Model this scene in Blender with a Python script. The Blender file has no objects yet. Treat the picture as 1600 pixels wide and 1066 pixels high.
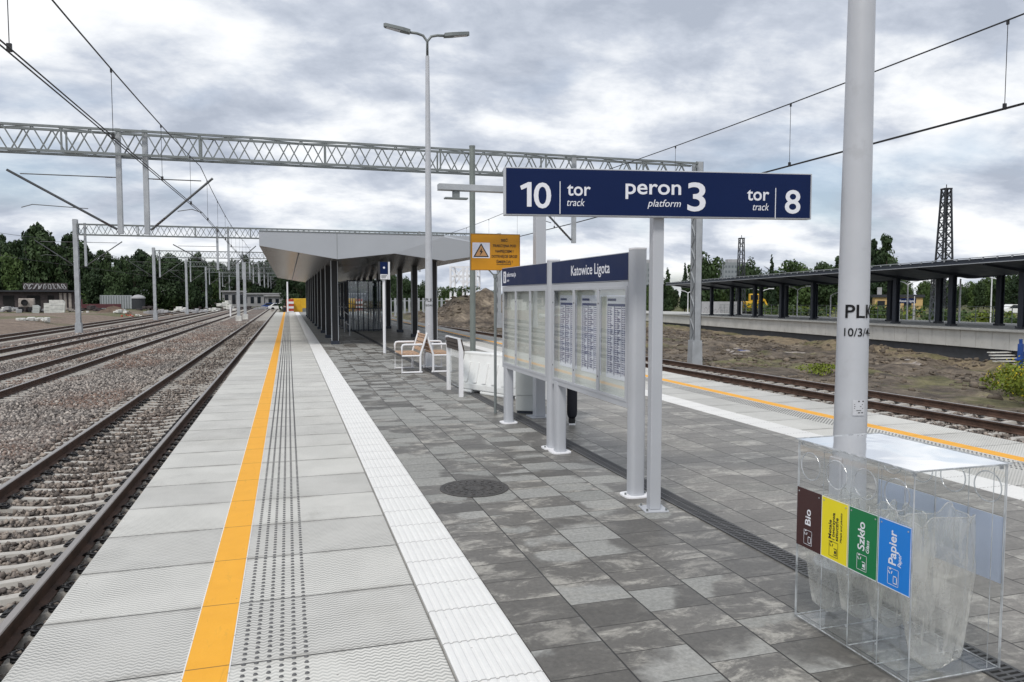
import bpy, math, random
import numpy as np
from mathutils import Vector, Matrix, Euler
R = math.radians
random.seed(7); rng = np.random.default_rng(11)
S = bpy.context.scene
COL = S.collection

# ------------------------------------------------------------------ camera
cam = bpy.data.cameras.new('camera'); cam_o = bpy.data.objects.new('camera', cam); COL.objects.link(cam_o)
cam.lens = 26.2125; cam.sensor_width = 36; cam.clip_start = 0.05; cam.clip_end = 6000
cam_o.location = (0, 0, 1.75)
cam_o.rotation_euler = (R(90 - 3.4385), 0, R(-16.6934))
S.camera = cam_o
CF = 1165.0
_p, _y = R(3.4385), R(16.6934)
FW = Vector((math.sin(_y) * math.cos(_p), math.cos(_y) * math.cos(_p), -math.sin(_p)))
RT = Vector((math.cos(_y), -math.sin(_y), 0)); UP = RT.cross(FW)
def ray(px, py): return FW + RT * ((px - 800) / CF) + UP * ((533 - py) / CF)
def at_d(px, d):
    """ground position (x, y) seen in photo column px at depth d"""
    v = ray(px, 463) * d
    return v.x, v.y
def h_at(py, d): return 1.75 + (463 - py) / CF * d

# ------------------------------------------------------------------ world, sun, exposure
SUN_EL, SUN_AZ = 52.0, 215.0     # azimuth clockwise from +Y
W = bpy.data.worlds.new('World'); S.world = W; W.use_nodes = True
wt = W.node_tree; wt.nodes.clear()
def wn(t): return wt.nodes.new(t)
def wl(a, b): wt.links.new(a, b)
def wm(op, a, b=None, c=None):
    n = wn('ShaderNodeMath'); n.operation = op
    for i, v in enumerate((a, b, c)):
        if v is None: continue
        if isinstance(v, (int, float)): n.inputs[i].default_value = v
        else: wl(v, n.inputs[i])
    return n.outputs[0]
wo = wn('ShaderNodeOutputWorld'); bg = wn('ShaderNodeBackground'); wl(bg.outputs[0], wo.inputs[0])
bg.inputs[1].default_value = 0.1
sky = wn('ShaderNodeTexSky'); sky.sky_type = 'NISHITA'; sky.sun_disc = False
sky.sun_elevation = R(SUN_EL); sky.sun_rotation = R(SUN_AZ)
tc = wn('ShaderNodeTexCoord'); sp = wn('ShaderNodeSeparateXYZ'); wl(tc.outputs['Generated'], sp.inputs[0])
zz = wm('ADD', wm('MAXIMUM', sp.outputs[2], 0.0), 0.30)
cx = wm('DIVIDE', sp.outputs[0], zz); cy = wm('DIVIDE', sp.outputs[1], zz)
cmb = wn('ShaderNodeCombineXYZ'); wl(cx, cmb.inputs[0]); wl(cy, cmb.inputs[1])
def wnoise(scale, detail, rough, dist, off):
    mp = wn('ShaderNodeMapping'); mp.inputs['Location'].default_value = off
    mp.inputs['Scale'].default_value = (1, 1.25, 1); mp.inputs['Rotation'].default_value = (0, 0, R(28))
    wl(cmb.outputs[0], mp.inputs[0])
    n = wn('ShaderNodeTexNoise'); n.inputs['Scale'].default_value = scale; n.inputs['Detail'].default_value = detail
    n.inputs['Roughness'].default_value = rough; n.inputs['Distortion'].default_value = dist
    wl(mp.outputs[0], n.inputs['Vector']); return n.outputs[0]
n1 = wnoise(1.7, 3, 0.5, 0.2, (5.6, 0.4, 0)); n2 = wnoise(3.4, 14, 0.6, 0.15, (7.3, 2.2, 1)); n3 = wnoise(1.3, 6, 0.5, 0.3, (1.4, 9.2, 3))
dens = wm('ADD', wm('MULTIPLY', n1, 0.44), wm('MULTIPLY', n2, 0.56))
cr = wn('ShaderNodeValToRGB'); wl(dens, cr.inputs[0])
el = cr.color_ramp.elements
el[0].position = 0.395; el[0].color = (0.82, 0.83, 0.845, 1)
el[1].position = 0.605; el[1].color = (0.36, 0.40, 0.475, 1)
for pos, c in ((0.44, (0.74, 0.76, 0.79, 1)), (0.485, (0.62, 0.65, 0.70, 1)), (0.535, (0.475, 0.515, 0.59, 1))):
    e = el.new(pos); e.color = c
sc_ = wn('ShaderNodeVectorMath'); sc_.operation = 'SCALE'; wl(cr.outputs[0], sc_.inputs[0]); sc_.inputs['Scale'].default_value = 10.4
gap = wn('ShaderNodeMapRange'); wl(n3, gap.inputs[0]); gap.inputs[1].default_value = 0.52; gap.inputs[2].default_value = 0.66
gap.inputs[3].default_value = 0.0; gap.inputs[4].default_value = 0.5
mx = wn('ShaderNodeMix'); mx.data_type = 'RGBA'; wl(gap.outputs[0], mx.inputs[0]); wl(sc_.outputs[0], mx.inputs[6])
skb = wn('ShaderNodeVectorMath'); skb.operation = 'SCALE'; wl(sky.outputs[0], skb.inputs[0]); skb.inputs['Scale'].default_value = 1.0
wl(skb.outputs[0], mx.inputs[7])
wl(mx.outputs[2], bg.inputs[0])

sun = bpy.data.lights.new('sun', 'SUN'); sun.energy = 1.7; sun.angle = R(12); sun.color = (1.0, 0.96, 0.9)
sun_o = bpy.data.objects.new('sun', sun); COL.objects.link(sun_o)
sd = Vector((math.sin(R(SUN_AZ)) * math.cos(R(SUN_EL)), math.cos(R(SUN_AZ)) * math.cos(R(SUN_EL)), math.sin(R(SUN_EL))))
sun_o.rotation_euler = sd.to_track_quat('Z', 'Y').to_euler(); sun_o.location = sd * 100
vs = S.view_settings
S.display_settings.display_device = 'sRGB'
vs.view_transform = 'Standard'; vs.look = 'None'; vs.gamma = 1; vs.use_curve_mapping = False
vs.exposure = 0.3
S.render.engine = 'CYCLES'
S.cycles.transparent_max_bounces = 48; S.cycles.max_bounces = 8

# ------------------------------------------------------------------ node helpers
class NT:
    def __init__(s, name):
        s.m = bpy.data.materials.new(name); s.m.use_nodes = True; s.t = s.m.node_tree
        s.b = s.t.nodes['Principled BSDF']; s.out = s.t.nodes['Material Output']
    def n(s, t): return s.t.nodes.new(t)
    def l(s, a, b): s.t.links.new(a, b)
    def v(s, val, sock):
        if isinstance(val, (int, float)): sock.default_value = val
        elif isinstance(val, (tuple, list)): sock.default_value = tuple(val) + ((1,) if len(val) == 3 and len(sock.default_value) == 4 else ())
        else: s.l(val, sock)
    def m_(s, op, a, b=None, c=None, clamp=False):
        n = s.n('ShaderNodeMath'); n.operation = op; n.use_clamp = clamp
        for i, x in enumerate((a, b, c)):
            if x is not None: s.v(x, n.inputs[i])
        return n.outputs[0]
    def add(s, a, b): return s.m_('ADD', a, b)
    def sub(s, a, b): return s.m_('SUBTRACT', a, b)
    def mul(s, a, b): return s.m_('MULTIPLY', a, b)
    def pos(s):
        g = s.n('ShaderNodeNewGeometry'); return g.outputs['Position']
    def obj(s):
        g = s.n('ShaderNodeTexCoord'); return g.outputs['Object']
    def xyz(s, vec):
        n = s.n('ShaderNodeSeparateXYZ'); s.l(vec, n.inputs[0]); return n.outputs
    def comb(s, x, y, z=0.0):
        n = s.n('ShaderNodeCombineXYZ')
        for i, q in enumerate((x, y, z)): s.v(q, n.inputs[i])
        return n.outputs[0]
    def noise(s, vec, scale, detail=4, rough=0.55, dist=0.0):
        n = s.n('ShaderNodeTexNoise'); s.l(vec, n.inputs['Vector'])
        n.inputs['Scale'].default_value = scale; n.inputs['Detail'].default_value = detail
        n.inputs['Roughness'].default_value = rough; n.inputs['Distortion'].default_value = dist
        return n.outputs[0]
    def voro(s, vec, scale, feat='F1', out='Color'):
        n = s.n('ShaderNodeTexVoronoi'); n.feature = feat; s.l(vec, n.inputs['Vector']); n.inputs['Scale'].default_value = scale
        return n.outputs[out]
    def white(s, vec):
        n = s.n('ShaderNodeTexWhiteNoise'); n.noise_dimensions = '3D'; s.l(vec, n.inputs['Vector']); return n.outputs['Value']
    def mr(s, v, a, b, c=0.0, d=1.0, smooth=True):
        n = s.n('ShaderNodeMapRange'); n.interpolation_type = 'SMOOTHSTEP' if smooth else 'LINEAR'
        s.v(v, n.inputs[0]); s.v(a, n.inputs[1]); s.v(b, n.inputs[2]); s.v(c, n.inputs[3]); s.v(d, n.inputs[4]); return n.outputs[0]
    def ramp(s, v, stops):
        n = s.n('ShaderNodeValToRGB'); s.l(v, n.inputs[0]); e = n.color_ramp.elements
        e[0].position, e[0].color = stops[0][0], tuple(stops[0][1]) + (1,)
        e[1].position, e[1].color = stops[-1][0], tuple(stops[-1][1]) + (1,)
        for p, c in stops[1:-1]:
            q = e.new(p); q.color = tuple(c) + (1,)
        return n.outputs[0]
    def mix(s, f, a, b):
        n = s.n('ShaderNodeMix'); n.data_type = 'RGBA'; s.v(f, n.inputs[0]); s.v(a, n.inputs[6]); s.v(b, n.inputs[7]); return n.outputs[2]
    def mulc(s, a, b):
        n = s.n('ShaderNodeMix'); n.data_type = 'RGBA'; n.blend_type = 'MULTIPLY'; n.inputs[0].default_value = 1; s.v(a, n.inputs[6]); s.v(b, n.inputs[7]); return n.outputs[2]
    def bump(s, h, dist=0.01, strength=1.0):
        n = s.n('ShaderNodeBump'); n.inputs['Distance'].default_value = dist; n.inputs['Strength'].default_value = strength
        s.l(h, n.inputs['Height']); s.l(n.outputs[0], s.b.inputs['Normal'])
    def base(s, c): s.v(c, s.b.inputs['Base Color'])
    def rough(s, r): s.v(r, s.b.inputs['Roughness'])
    def metal(s, r): s.v(r, s.b.inputs['Metallic'])

def mat(name, c, rough=0.6, metal=0.0, var=0.12, scale=6.0, bump=0.0, bscale=60.0, world=False, stain=None, spec=None):
    k = NT(name); P = k.pos() if world else k.obj()
    n = k.noise(P, scale, 5)
    lo = tuple(x * (1 - var) for x in c); hi = tuple(min(1, x * (1 + var)) for x in c)
    col = k.ramp(n, [(0.3, lo), (0.7, hi)])
    if stain:
        m = k.mr(k.noise(P, scale * 2.7, 6, 0.65), 0.55, 0.72, 0, 0.6)
        col = k.mix(m, col, stain)
    k.base(col); k.metal(metal)
    k.rough(k.mr(n, 0.2, 0.8, max(0.02, rough - 0.08), min(1, rough + 0.08)))
    if spec is not None: k.b.inputs['Specular IOR Level'].default_value = spec
    if bump: k.bump(k.noise(P, bscale, 5), bump)
    return k.m

M = {}
M['galv'] = mat('galvanised_steel', (0.42, 0.44, 0.46), 0.5, 0.35, 0.12, 3.0)
M['galv_dark'] = mat('weathered_steel', (0.20, 0.22, 0.22), 0.55, 0.3, 0.15, 4.0)
M['post'] = mat('powder_coated_grey', (0.455, 0.47, 0.50), 0.38, 0.1, 0.04, 1.5)
M['lamp'] = mat('lamp_grey_paint', (0.48, 0.495, 0.525), 0.42, 0.1, 0.08, 2.2, stain=(0.40, 0.41, 0.43))
M['navy'] = mat('sign_navy', (0.0008, 0.0105, 0.062), 0.45, 0, 0.06, 2.0, spec=0.22)
M['white'] = mat('white_paint', (0.78, 0.78, 0.8), 0.45, 0, 0.03, 2.0)
M['letter'] = mat('white_lettering', (0.74, 0.75, 0.80), 0.5, 0, 0.02, 2.0)
M['black'] = mat('black_lettering', (0.012, 0.012, 0.014), 0.5, 0, 0.1, 3.0)
M['yellow_sign'] = mat('amber_sign_board', (0.62, 0.27, 0.005), 0.45, 0, 0.08, 3.0)
M['dark_steel'] = mat('dark_column_steel', (0.035, 0.04, 0.05), 0.45, 0.3, 0.15, 3.0)
M['slate'] = mat('slate_steel', (0.028, 0.035, 0.05), 0.5, 0.2, 0.2, 2.0)
M['canopy_grey'] = mat('canopy_panel_grey', (0.40, 0.42, 0.45), 0.45, 0.15, 0.05, 0.6)
M['concrete'] = mat('concrete', (0.42, 0.42, 0.40), 0.85, 0, 0.14, 2.5, 0.004, 50, stain=(0.30, 0.29, 0.27))
M['dark_concrete'] = mat('tarred_concrete', (0.06, 0.063, 0.072), 0.8, 0, 0.2, 2.0)
M['sleeper'] = mat('sleeper_concrete', (0.44, 0.42, 0.385), 0.85, 0, 0.18, 3.0, 0.003, 60, stain=(0.30, 0.27, 0.24))
M['wood'] = mat('oiled_wood', (0.44, 0.285, 0.18), 0.55, 0, 0.25, 8.0)
M['wood_dark'] = mat('dark_stained_wood', (0.05, 0.035, 0.028), 0.6, 0, 0.25, 8.0)
M['plastic_white'] = mat('white_plastic', (0.80, 0.81, 0.80), 0.45, 0, 0.04, 3.0, stain=(0.62, 0.62, 0.6))
M['cabinet'] = mat('cabinet_grey', (0.46, 0.48, 0.47), 0.5, 0, 0.06, 3.0)
M['rubber'] = mat('black_fixings', (0.015, 0.015, 0.017), 0.5, 0.2, 0.2, 20.0)
M['wire'] = mat('copper_wire_dark', (0.04, 0.04, 0.042), 0.5, 0.6, 0.1, 3.0)
M['insul'] = mat('brown_insulator', (0.05, 0.03, 0.025), 0.3, 0, 0.1, 3.0)
M['cloth_dark'] = mat('dark_trousers', (0.010, 0.011, 0.018), 0.9, 0, 0.25, 14.0)
M['cloth_jacket'] = mat('dark_jacket', (0.02, 0.022, 0.03), 0.85, 0, 0.2, 10.0)
M['skin'] = mat('skin', (0.50, 0.31, 0.23), 0.55, 0, 0.06, 14.0)
M['hair'] = mat('brown_hair', (0.05, 0.03, 0.02), 0.6, 0, 0.25, 40.0)
M['red'] = mat('red_paint', (0.45, 0.06, 0.03), 0.5, 0, 0.15, 2.0)
M['yellow'] = mat('machine_yellow', (0.70, 0.42, 0.02), 0.5, 0, 0.12, 2.0, stain=(0.35, 0.25, 0.08))
M['blue'] = mat('blue_paint', (0.02, 0.07, 0.28), 0.45, 0, 0.15, 3.0)
M['darkred'] = mat('oxide_red_paint', (0.09, 0.025, 0.03), 0.7, 0, 0.2, 1.0)
M['brick_dark'] = mat('sooty_brick', (0.055, 0.045, 0.045), 0.9, 0, 0.4, 1.5, stain=(0.14, 0.12, 0.12))
M['plaster'] = mat('peeling_plaster', (0.35, 0.31, 0.28), 0.9, 0, 0.35, 1.2, stain=(0.07, 0.05, 0.05))
M['tan'] = mat('tan_plaster', (0.52, 0.36, 0.16), 0.85, 0, 0.08, 0.6)
M['roof_dark'] = mat('dark_roof_felt', (0.03, 0.033, 0.04), 0.8, 0, 0.2, 1.0)
M['glass_dark'] = mat('dark_window_glass', (0.015, 0.02, 0.025), 0.12, 0, 0.1, 1.0)
M['grey_wall'] = mat('grey_rendered_wall', (0.34, 0.34, 0.35), 0.85, 0, 0.15, 0.8)
M['panel_block'] = mat('panel_block_grey', (0.24, 0.26, 0.28), 0.85, 0, 0.08, 0.2)
M['debris'] = mat('white_rubble', (0.60, 0.60, 0.57), 0.85, 0, 0.25, 2.0, stain=(0.25, 0.22, 0.2))
M['soil'] = mat('heaped_soil', (0.12, 0.085, 0.062), 0.95, 0, 0.4, 1.2, 0.05, 8)
M['bark'] = mat('bark', (0.06, 0.045, 0.035), 0.9, 0, 0.3, 4.0)
M['led'] = mat('lamp_lens', (0.55, 0.56, 0.58), 0.25, 0, 0.05, 4.0)
M['bin_brown'] = mat('label_brown', (0.045, 0.012, 0.012), 0.4, 0, 0.05, 4.0)
M['bin_yellow'] = mat('label_yellow', (0.78, 0.66, 0.01), 0.4, 0, 0.04, 4.0)
M['bin_green'] = mat('label_green', (0.0, 0.17, 0.05), 0.4, 0, 0.05, 4.0)
M['bin_blue'] = mat('label_blue', (0.005, 0.20, 0.66), 0.4, 0, 0.05, 4.0)
M['bin_back'] = mat('label_reverse', (0.50, 0.56, 0.70), 0.5, 0, 0.04, 4.0)
M['paper'] = mat('poster_paper', (0.80, 0.81, 0.90), 0.7, 0, 0.03, 2.0)
M['paper_head'] = mat('poster_heading', (0.11, 0.12, 0.24), 0.7, 0, 0.1, 2.0)
M['case_back'] = mat('display_case_back', (0.70, 0.71, 0.67), 0.7, 0, 0.04, 1.0)
M['lamp_label'] = mat('silver_label', (0.56, 0.57, 0.60), .4, .1, .05, 6.0)
M['wall_concrete'] = mat('pale_wall_concrete', (0.56, 0.55, 0.52), .85, 0, .12, .9, .004, 30, stain=(.42, .40, .37))
M['bracket_steel'] = mat('bracket_steel', (0.085, 0.09, 0.095), .5, .4, .15, 4.0)
M['graffiti'] = mat('faded_graffiti_paint', (0.36, 0.36, 0.37), .8, 0, .35, 2.0)

def leaf_mat(name, a, b):
    k = NT(name); n = k.noise(k.obj(), 0.55, 4)
    oi = k.n('ShaderNodeObjectInfo')
    f = k.m_('ADD', k.mul(n, 0.75), k.mul(oi.outputs['Random'], 0.35))
    k.base(k.ramp(f, [(0.3, a), (0.8, b)])); k.rough(0.65)
    k.b.inputs['Specular IOR Level'].default_value = 0.25
    return k.m
M['leaf_dark'] = leaf_mat('dark_foliage', (0.012, 0.027, 0.012), (0.047, 0.078, 0.026))
M['leaf_mid'] = leaf_mat('mid_foliage', (0.028, 0.052, 0.017), (0.075, 0.12, 0.032))
M['leaf_bright'] = leaf_mat('bright_foliage', (0.07, 0.11, 0.015), (0.20, 0.24, 0.03))
M['flower'] = leaf_mat('yellow_flowers', (0.40, 0.33, 0.02), (0.65, 0.55, 0.03))

def clear_mat(name, tint, gloss_c=(1, 1, 1), rough=0.03, haze=0.0, hazec=(0.8, 0.8, 0.8), boost=1.0, wavy=0.0):
    k = NT(name); k.t.nodes.remove(k.b)
    tr = k.n('ShaderNodeBsdfTransparent'); tr.inputs[0].default_value = tint + (1,)
    gl = k.n('ShaderNodeBsdfGlossy'); gl.inputs[0].default_value = gloss_c + (1,); gl.inputs['Roughness'].default_value = rough
    ge = k.n('ShaderNodeNewGeometry'); dt = k.n('ShaderNodeVectorMath'); dt.operation = 'DOT_PRODUCT'
    k.l(ge.outputs['Normal'], dt.inputs[0]); k.l(ge.outputs['Incoming'], dt.inputs[1])
    cs = k.m_('ABSOLUTE', dt.outputs['Value']); fac = k.m_('ADD', k.mul(k.m_('POWER', k.sub(1.0, cs), 5.0), 0.9), 0.045)
    fac = k.m_('MINIMUM', k.mul(fac, boost), 1.0)
    body = tr.outputs[0]
    if wavy:
        bw_ = k.n('ShaderNodeBump'); bw_.inputs['Distance'].default_value = wavy; k.l(k.noise(k.obj(), 3.0, 2, 0.4, 0.6), bw_.inputs['Height']); k.l(bw_.outputs[0], gl.inputs['Normal'])
    if haze > 0:
        df = k.n('ShaderNodeBsdfDiffuse'); df.inputs[0].default_value = hazec + (1,)
        tl = k.n('ShaderNodeBsdfTranslucent'); tl.inputs[0].default_value = hazec + (1,)
        a = k.n('ShaderNodeMixShader'); a.inputs[0].default_value = 0.4; k.l(df.outputs[0], a.inputs[1]); k.l(tl.outputs[0], a.inputs[2])
        b = k.n('ShaderNodeMixShader')
        ox_ = k.xyz(k.obj())
        hz = k.mr(k.noise(k.comb(ox_[0], ox_[1], k.mul(ox_[2], 0.35)), 13, 4, 0.55, 1.0), 0.36, 0.70, haze * 0.6, haze * 1.7)
        k.v(hz, b.inputs[0]); k.l(tr.outputs[0], b.inputs[1]); k.l(a.outputs[0], b.inputs[2]); body = b.outputs[0]
        bp = k.n('ShaderNodeBump'); bp.inputs['Distance'].default_value = 0.012; k.l(k.noise(k.comb(ox_[0], ox_[1], k.mul(ox_[2], 0.45)), 15, 3, 0.5, 1.2), bp.inputs['Height']); k.l(bp.outputs[0], gl.inputs['Normal'])
    mx_ = k.n('ShaderNodeMixShader'); k.l(fac, mx_.inputs[0]); k.l(body, mx_.inputs[1]); k.l(gl.outputs[0], mx_.inputs[2])
    k.l(mx_.outputs[0], k.out.inputs[0])
    return k.m
M['acrylic'] = clear_mat('clear_acrylic', (0.965, 0.972, 0.972), rough=0.03, boost=0.9)
M['acrylic_lid'] = clear_mat('clear_acrylic_lid', (0.95, 0.955, 0.96), rough=0.07, haze=0.0, boost=3.0, wavy=0.004)
M['acrylic_edge'] = clear_mat('acrylic_edge', (0.62, 0.64, 0.65), rough=0.1, haze=0.55, hazec=(0.78, 0.80, 0.82))  # edge highlight put into the colour as a whitish, half-opaque body
M['bag'] = clear_mat('clear_plastic_bag', (0.95, 0.95, 0.94), rough=0.2, haze=0.24, hazec=(0.90, 0.89, 0.85), boost=1.5)
M['pane'] = clear_mat('display_glass', (0.975, 0.985, 0.98), rough=0.012, boost=1.1)
M['shelter_glass'] = clear_mat('shelter_glass', (0.72, 0.76, 0.78), rough=0.02, boost=1.6)

# ---- ground materials
def m_ballast(name, a, b, red):
    k = NT(name); P = k.pos()
    c = k.voro(P, 17.0); g = k.n('ShaderNodeSeparateColor'); k.l(c, g.inputs[0])
    col = k.ramp(g.outputs[0], [(0.0, tuple(x * 0.35 for x in a)), (0.5, a), (1.0, b)])
    rm = k.mr(k.noise(P, 0.22, 3), 0.46, 0.62); rr = k.mul(rm, k.mr(g.outputs[1], 0.25, 0.6))
    col = k.mulc(col, k.ramp(k.noise(P, 0.4, 4), [(0.3, (0.85, 0.82, 0.80)), (0.7, (1.1, 1.04, 0.99))]))
    col = k.mix(rr, col, k.ramp(g.outputs[2], [(0, tuple(x * 0.5 for x in red)), (1, tuple(x * 1.3 for x in red))]))
    d = k.voro(P, 17.0, out='Distance')
    k.base(col); k.rough(0.9); k.bump(k.add(k.mul(d, -1.0), k.mul(k.noise(P, 60, 3), 0.25)), 0.05)
    return k.m
M['ballast'] = m_ballast('ballast_bed', (0.155, 0.14, 0.13), (0.32, 0.29, 0.26), (0.22, 0.145, 0.115))
def m_stone():
    k = NT('ballast_stone'); g = k.n('ShaderNodeNewGeometry')
    r = g.outputs['Random Per Island']; P = g.outputs['Position']
    col = k.ramp(r, [(0, (0.06, 0.053, 0.05)), (0.35, (0.16, 0.145, 0.135)), (0.7, (0.29, 0.26, 0.235)), (1, (0.50, 0.45, 0.40))])
    x = k.xyz(P)[0]
    rm = k.mul(k.mr(k.noise(P, 0.25, 3), 0.44, 0.60), k.mr(x, -3.6, -4.6, 0, 0.9))
    col = k.mix(k.mul(rm, k.mr(k.m_('FRACT', k.mul(r, 7.31)), 0.2, 0.6)), col, k.ramp(k.m_('FRACT', k.mul(r, 13.7)), [(0, (0.11, 0.07, 0.055)), (1, (0.30, 0.20, 0.155))]))
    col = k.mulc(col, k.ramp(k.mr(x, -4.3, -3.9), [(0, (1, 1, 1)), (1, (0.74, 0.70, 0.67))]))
    k.base(col); k.rough(0.88); k.bump(k.noise(P, 70, 3), 0.004)
    return k.m
M['stone'] = m_stone()
def m_dirt():
    k = NT('dirt_ground'); P = k.pos(); x, y, z = k.xyz(P)
    n = k.noise(P, 0.45, 9, 0.68, 0.6); n2 = k.noise(P, 2.2, 8, 0.72); n3 = k.noise(P, 0.07, 4)
    col = k.ramp(k.add(k.mul(n, 0.6), k.mul(n2, 0.4)), [(0.40, (0.04, 0.032, 0.026)), (0.48, (0.10, 0.079, 0.06)), (0.55, (0.18, 0.146, 0.11)), (0.62, (0.32, 0.265, 0.195))])
    tt = k.sub(k.mul(k.sub(x, 36.82), 0.9857), k.mul(k.sub(y, 29.72), 0.1682))
    sandm = k.mul(k.mr(k.add(tt, k.mul(k.sub(n, 0.5), 2.0)), -5.0, -4.2), k.mr(x, 16, 20))
    col = k.mix(k.mul(sandm, 0.85), col, k.ramp(n2, [(0.35, (0.15, 0.115, 0.075)), (0.65, (0.34, 0.27, 0.175))]))
    left = k.mr(x, -13, -19); road = k.mr(n, 0.35, 0.6)
    col = k.mix(k.mul(left, 0.75), col, k.ramp(n2, [(0.35, (0.15, 0.11, 0.085)), (0.7, (0.28, 0.215, 0.17))]))
    far = k.m_('MAXIMUM', k.mr(k.m_('MULTIPLY', x, 1.0), 38, 46), k.mr(y, 120, 150))
    far = k.m_('MAXIMUM', far, k.mul(k.mr(n3, 0.5, 0.6), k.mr(y, 60, 95)))
    gm = k.mul(k.mr(k.noise(P, 0.16, 6, 0.65), 0.53, 0.62), k.mr(x, 15, 18))
    col = k.mix(k.mul(gm, 0.7), col, k.ramp(n2, [(0.35, (0.07, 0.075, 0.025)), (0.65, (0.19, 0.18, 0.07))]))
    grass = k.ramp(n2, [(0.3, (0.05, 0.06, 0.022)), (0.7, (0.13, 0.15, 0.05))])
    col = k.mix(k.mul(far, 0.8), col, grass)
    k.base(col); k.rough(0.95); k.bump(k.add(n2, k.mul(k.noise(P, 12, 6), 0.4)), 0.12)
    return k.m
M['dirt'] = m_dirt()
M['sand'] = mat('loose_sand', (0.30, 0.24, 0.165), 0.95, 0, 0.35, 2.0, 0.06, 9, world=True, stain=(0.16, 0.13, 0.09))

def m_paver():
    k = NT('concrete_pavers'); P = k.pos(); x, y, z = k.xyz(P)
    uu = k.m_('DIVIDE', k.sub(x, 1.112), 0.3925)
    ci = k.m_('FLOOR', uu); u = k.m_('FRACT', uu)
    vv = k.m_('DIVIDE', k.add(y, k.mul(k.white(k.comb(ci, 3.3, 1.1)), 0.30)), 0.302)
    ri = k.m_('FLOOR', vv); v = k.m_('FRACT', vv)
    a = k.m_('ABSOLUTE', k.sub(u, 0.5)); b = k.m_('ABSOLUTE', k.sub(v, 0.5))
    id1 = k.white(k.comb(ci, ri, 0.5)); id2 = k.white(k.comb(ci, ri, 7.7)); id3 = k.white(k.comb(ri, ci, 2.9))
    # drying patches: every slab dries from its own side, in ragged or rounded blots that stop at the joints
    ox = k.mul(k.sub(id2, 0.5), 0.7); oy = k.mul(k.sub(id3, 0.5), 0.7)
    px = k.m_('POWER', k.m_('ABSOLUTE', k.mul(k.sub(k.sub(u, 0.5), ox), 1.55)), 3.0); py = k.m_('POWER', k.m_('ABSOLUTE', k.mul(k.sub(k.sub(v, 0.5), oy), 1.6)), 3.0)
    n = k.noise(k.comb(x, y, k.mul(id1, 9)), 3.4, 5, 0.6, 0.5); big = k.noise(P, 0.8, 3)
    left = k.mr(x, 2.4, 3.4, -0.38, 0.55)
    blot = k.sub(k.sub(k.mul(id1, 1.5), 0.55), k.add(px, py))
    th = k.mul(id2, 6.283)
    grad = k.add(k.mul(k.m_('COSINE', th), k.sub(u, 0.5)), k.mul(k.m_('SINE', th), k.sub(v, 0.5)))
    lin = k.add(k.mul(grad, 1.1), k.mul(k.sub(id1, 0.52), 1.9))
    pick = k.m_('GREATER_THAN', id3, 0.55)
    fld = k.add(k.add(k.mul(blot, pick), k.mul(lin, k.sub(1.0, pick))), k.add(k.mul(k.sub(n, 0.5), 1.5), k.mul(k.sub(big, 0.5), 2.6)))
    dry = k.mul(k.mr(k.sub(fld, k.add(left, k.mr(y, 6.2, 4.4, 0.0, 0.95))), -0.03, k.mr(id2, 0, 1, 0.08, 0.45)), k.mr(x, 2.8, 3.6, 1.0, 0.5))
    fine = k.noise(P, 34, 8, 0.7); med = k.noise(P, 5, 8, 0.66)
    right = k.mr(x, 2.9, 3.9)
    wet = k.mix(k.add(k.mul(id3, 0.5), k.mul(med, 0.5)), (0.070, 0.066, 0.059), (0.180, 0.170, 0.154))
    wetr = k.mix(k.add(k.mul(id3, 0.45), k.mul(med, 0.55)), (0.125, 0.116, 0.102), (0.28, 0.262, 0.234))
    wet = k.mix(right, wet, wetr)
    dryc = k.mix(k.add(k.mul(id2, 0.45), k.mul(med, 0.55)), (0.20, 0.205, 0.195), (0.36, 0.355, 0.335))
    col = k.mix(dry, wet, dryc)
    en = k.noise(k.comb(k.mul(x, 1.0), k.mul(y, 1.7), k.mul(id2, 0.6)), 2.9, 12, 0.76, 0.5)
    ef = k.mul(k.mr(en, 0.485, 0.62), k.mr(id3, 0.1, 0.65, 0.2, 1.0))
    ef = k.mul(ef, k.sub(1.0, k.mul(dry, 0.75)))
    col = k.mix(k.mul(ef, 0.85), col, (0.43, 0.41, 0.365))
    col = k.mulc(col, k.ramp(fine, [(0.3, (0.70, 0.70, 0.70)), (0.7, (1.22, 1.22, 1.22))]))
    grit = k.mr(k.voro(P, 21, out='Distance'), 0.05, 0.12, 1, 0)
    col = k.mix(k.mul(grit, k.mul(k.mr(k.noise(P, 1.1, 3), 0.5, 0.65), 0.55)), col, (0.03, 0.027, 0.024))
    # joints
    ja = k.mr(k.m_('MULTIPLY', k.sub(0.5, a), 0.3925), 0.0015, 0.0065, 1, 0); jb = k.mr(k.m_('MULTIPLY', k.sub(0.5, b), 0.302), 0.001, 0.0045, 1, 0)
    jm = k.m_('MAXIMUM', ja, k.mul(jb, 0.85))
    col = k.mix(jm, col, (0.03, 0.028, 0.025))
    k.base(col); k.rough(k.mr(dry, 0, 1, 0.42, 0.82))
    k.b.inputs['Specular IOR Level'].default_value = 0.4
    h = k.add(k.mul(jm, -1.0), k.add(k.mul(fine, 0.12), k.mul(id1, 0.35)))
    k.bump(h, 0.004)
    return k.m
M['paver'] = m_paver()

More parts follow.
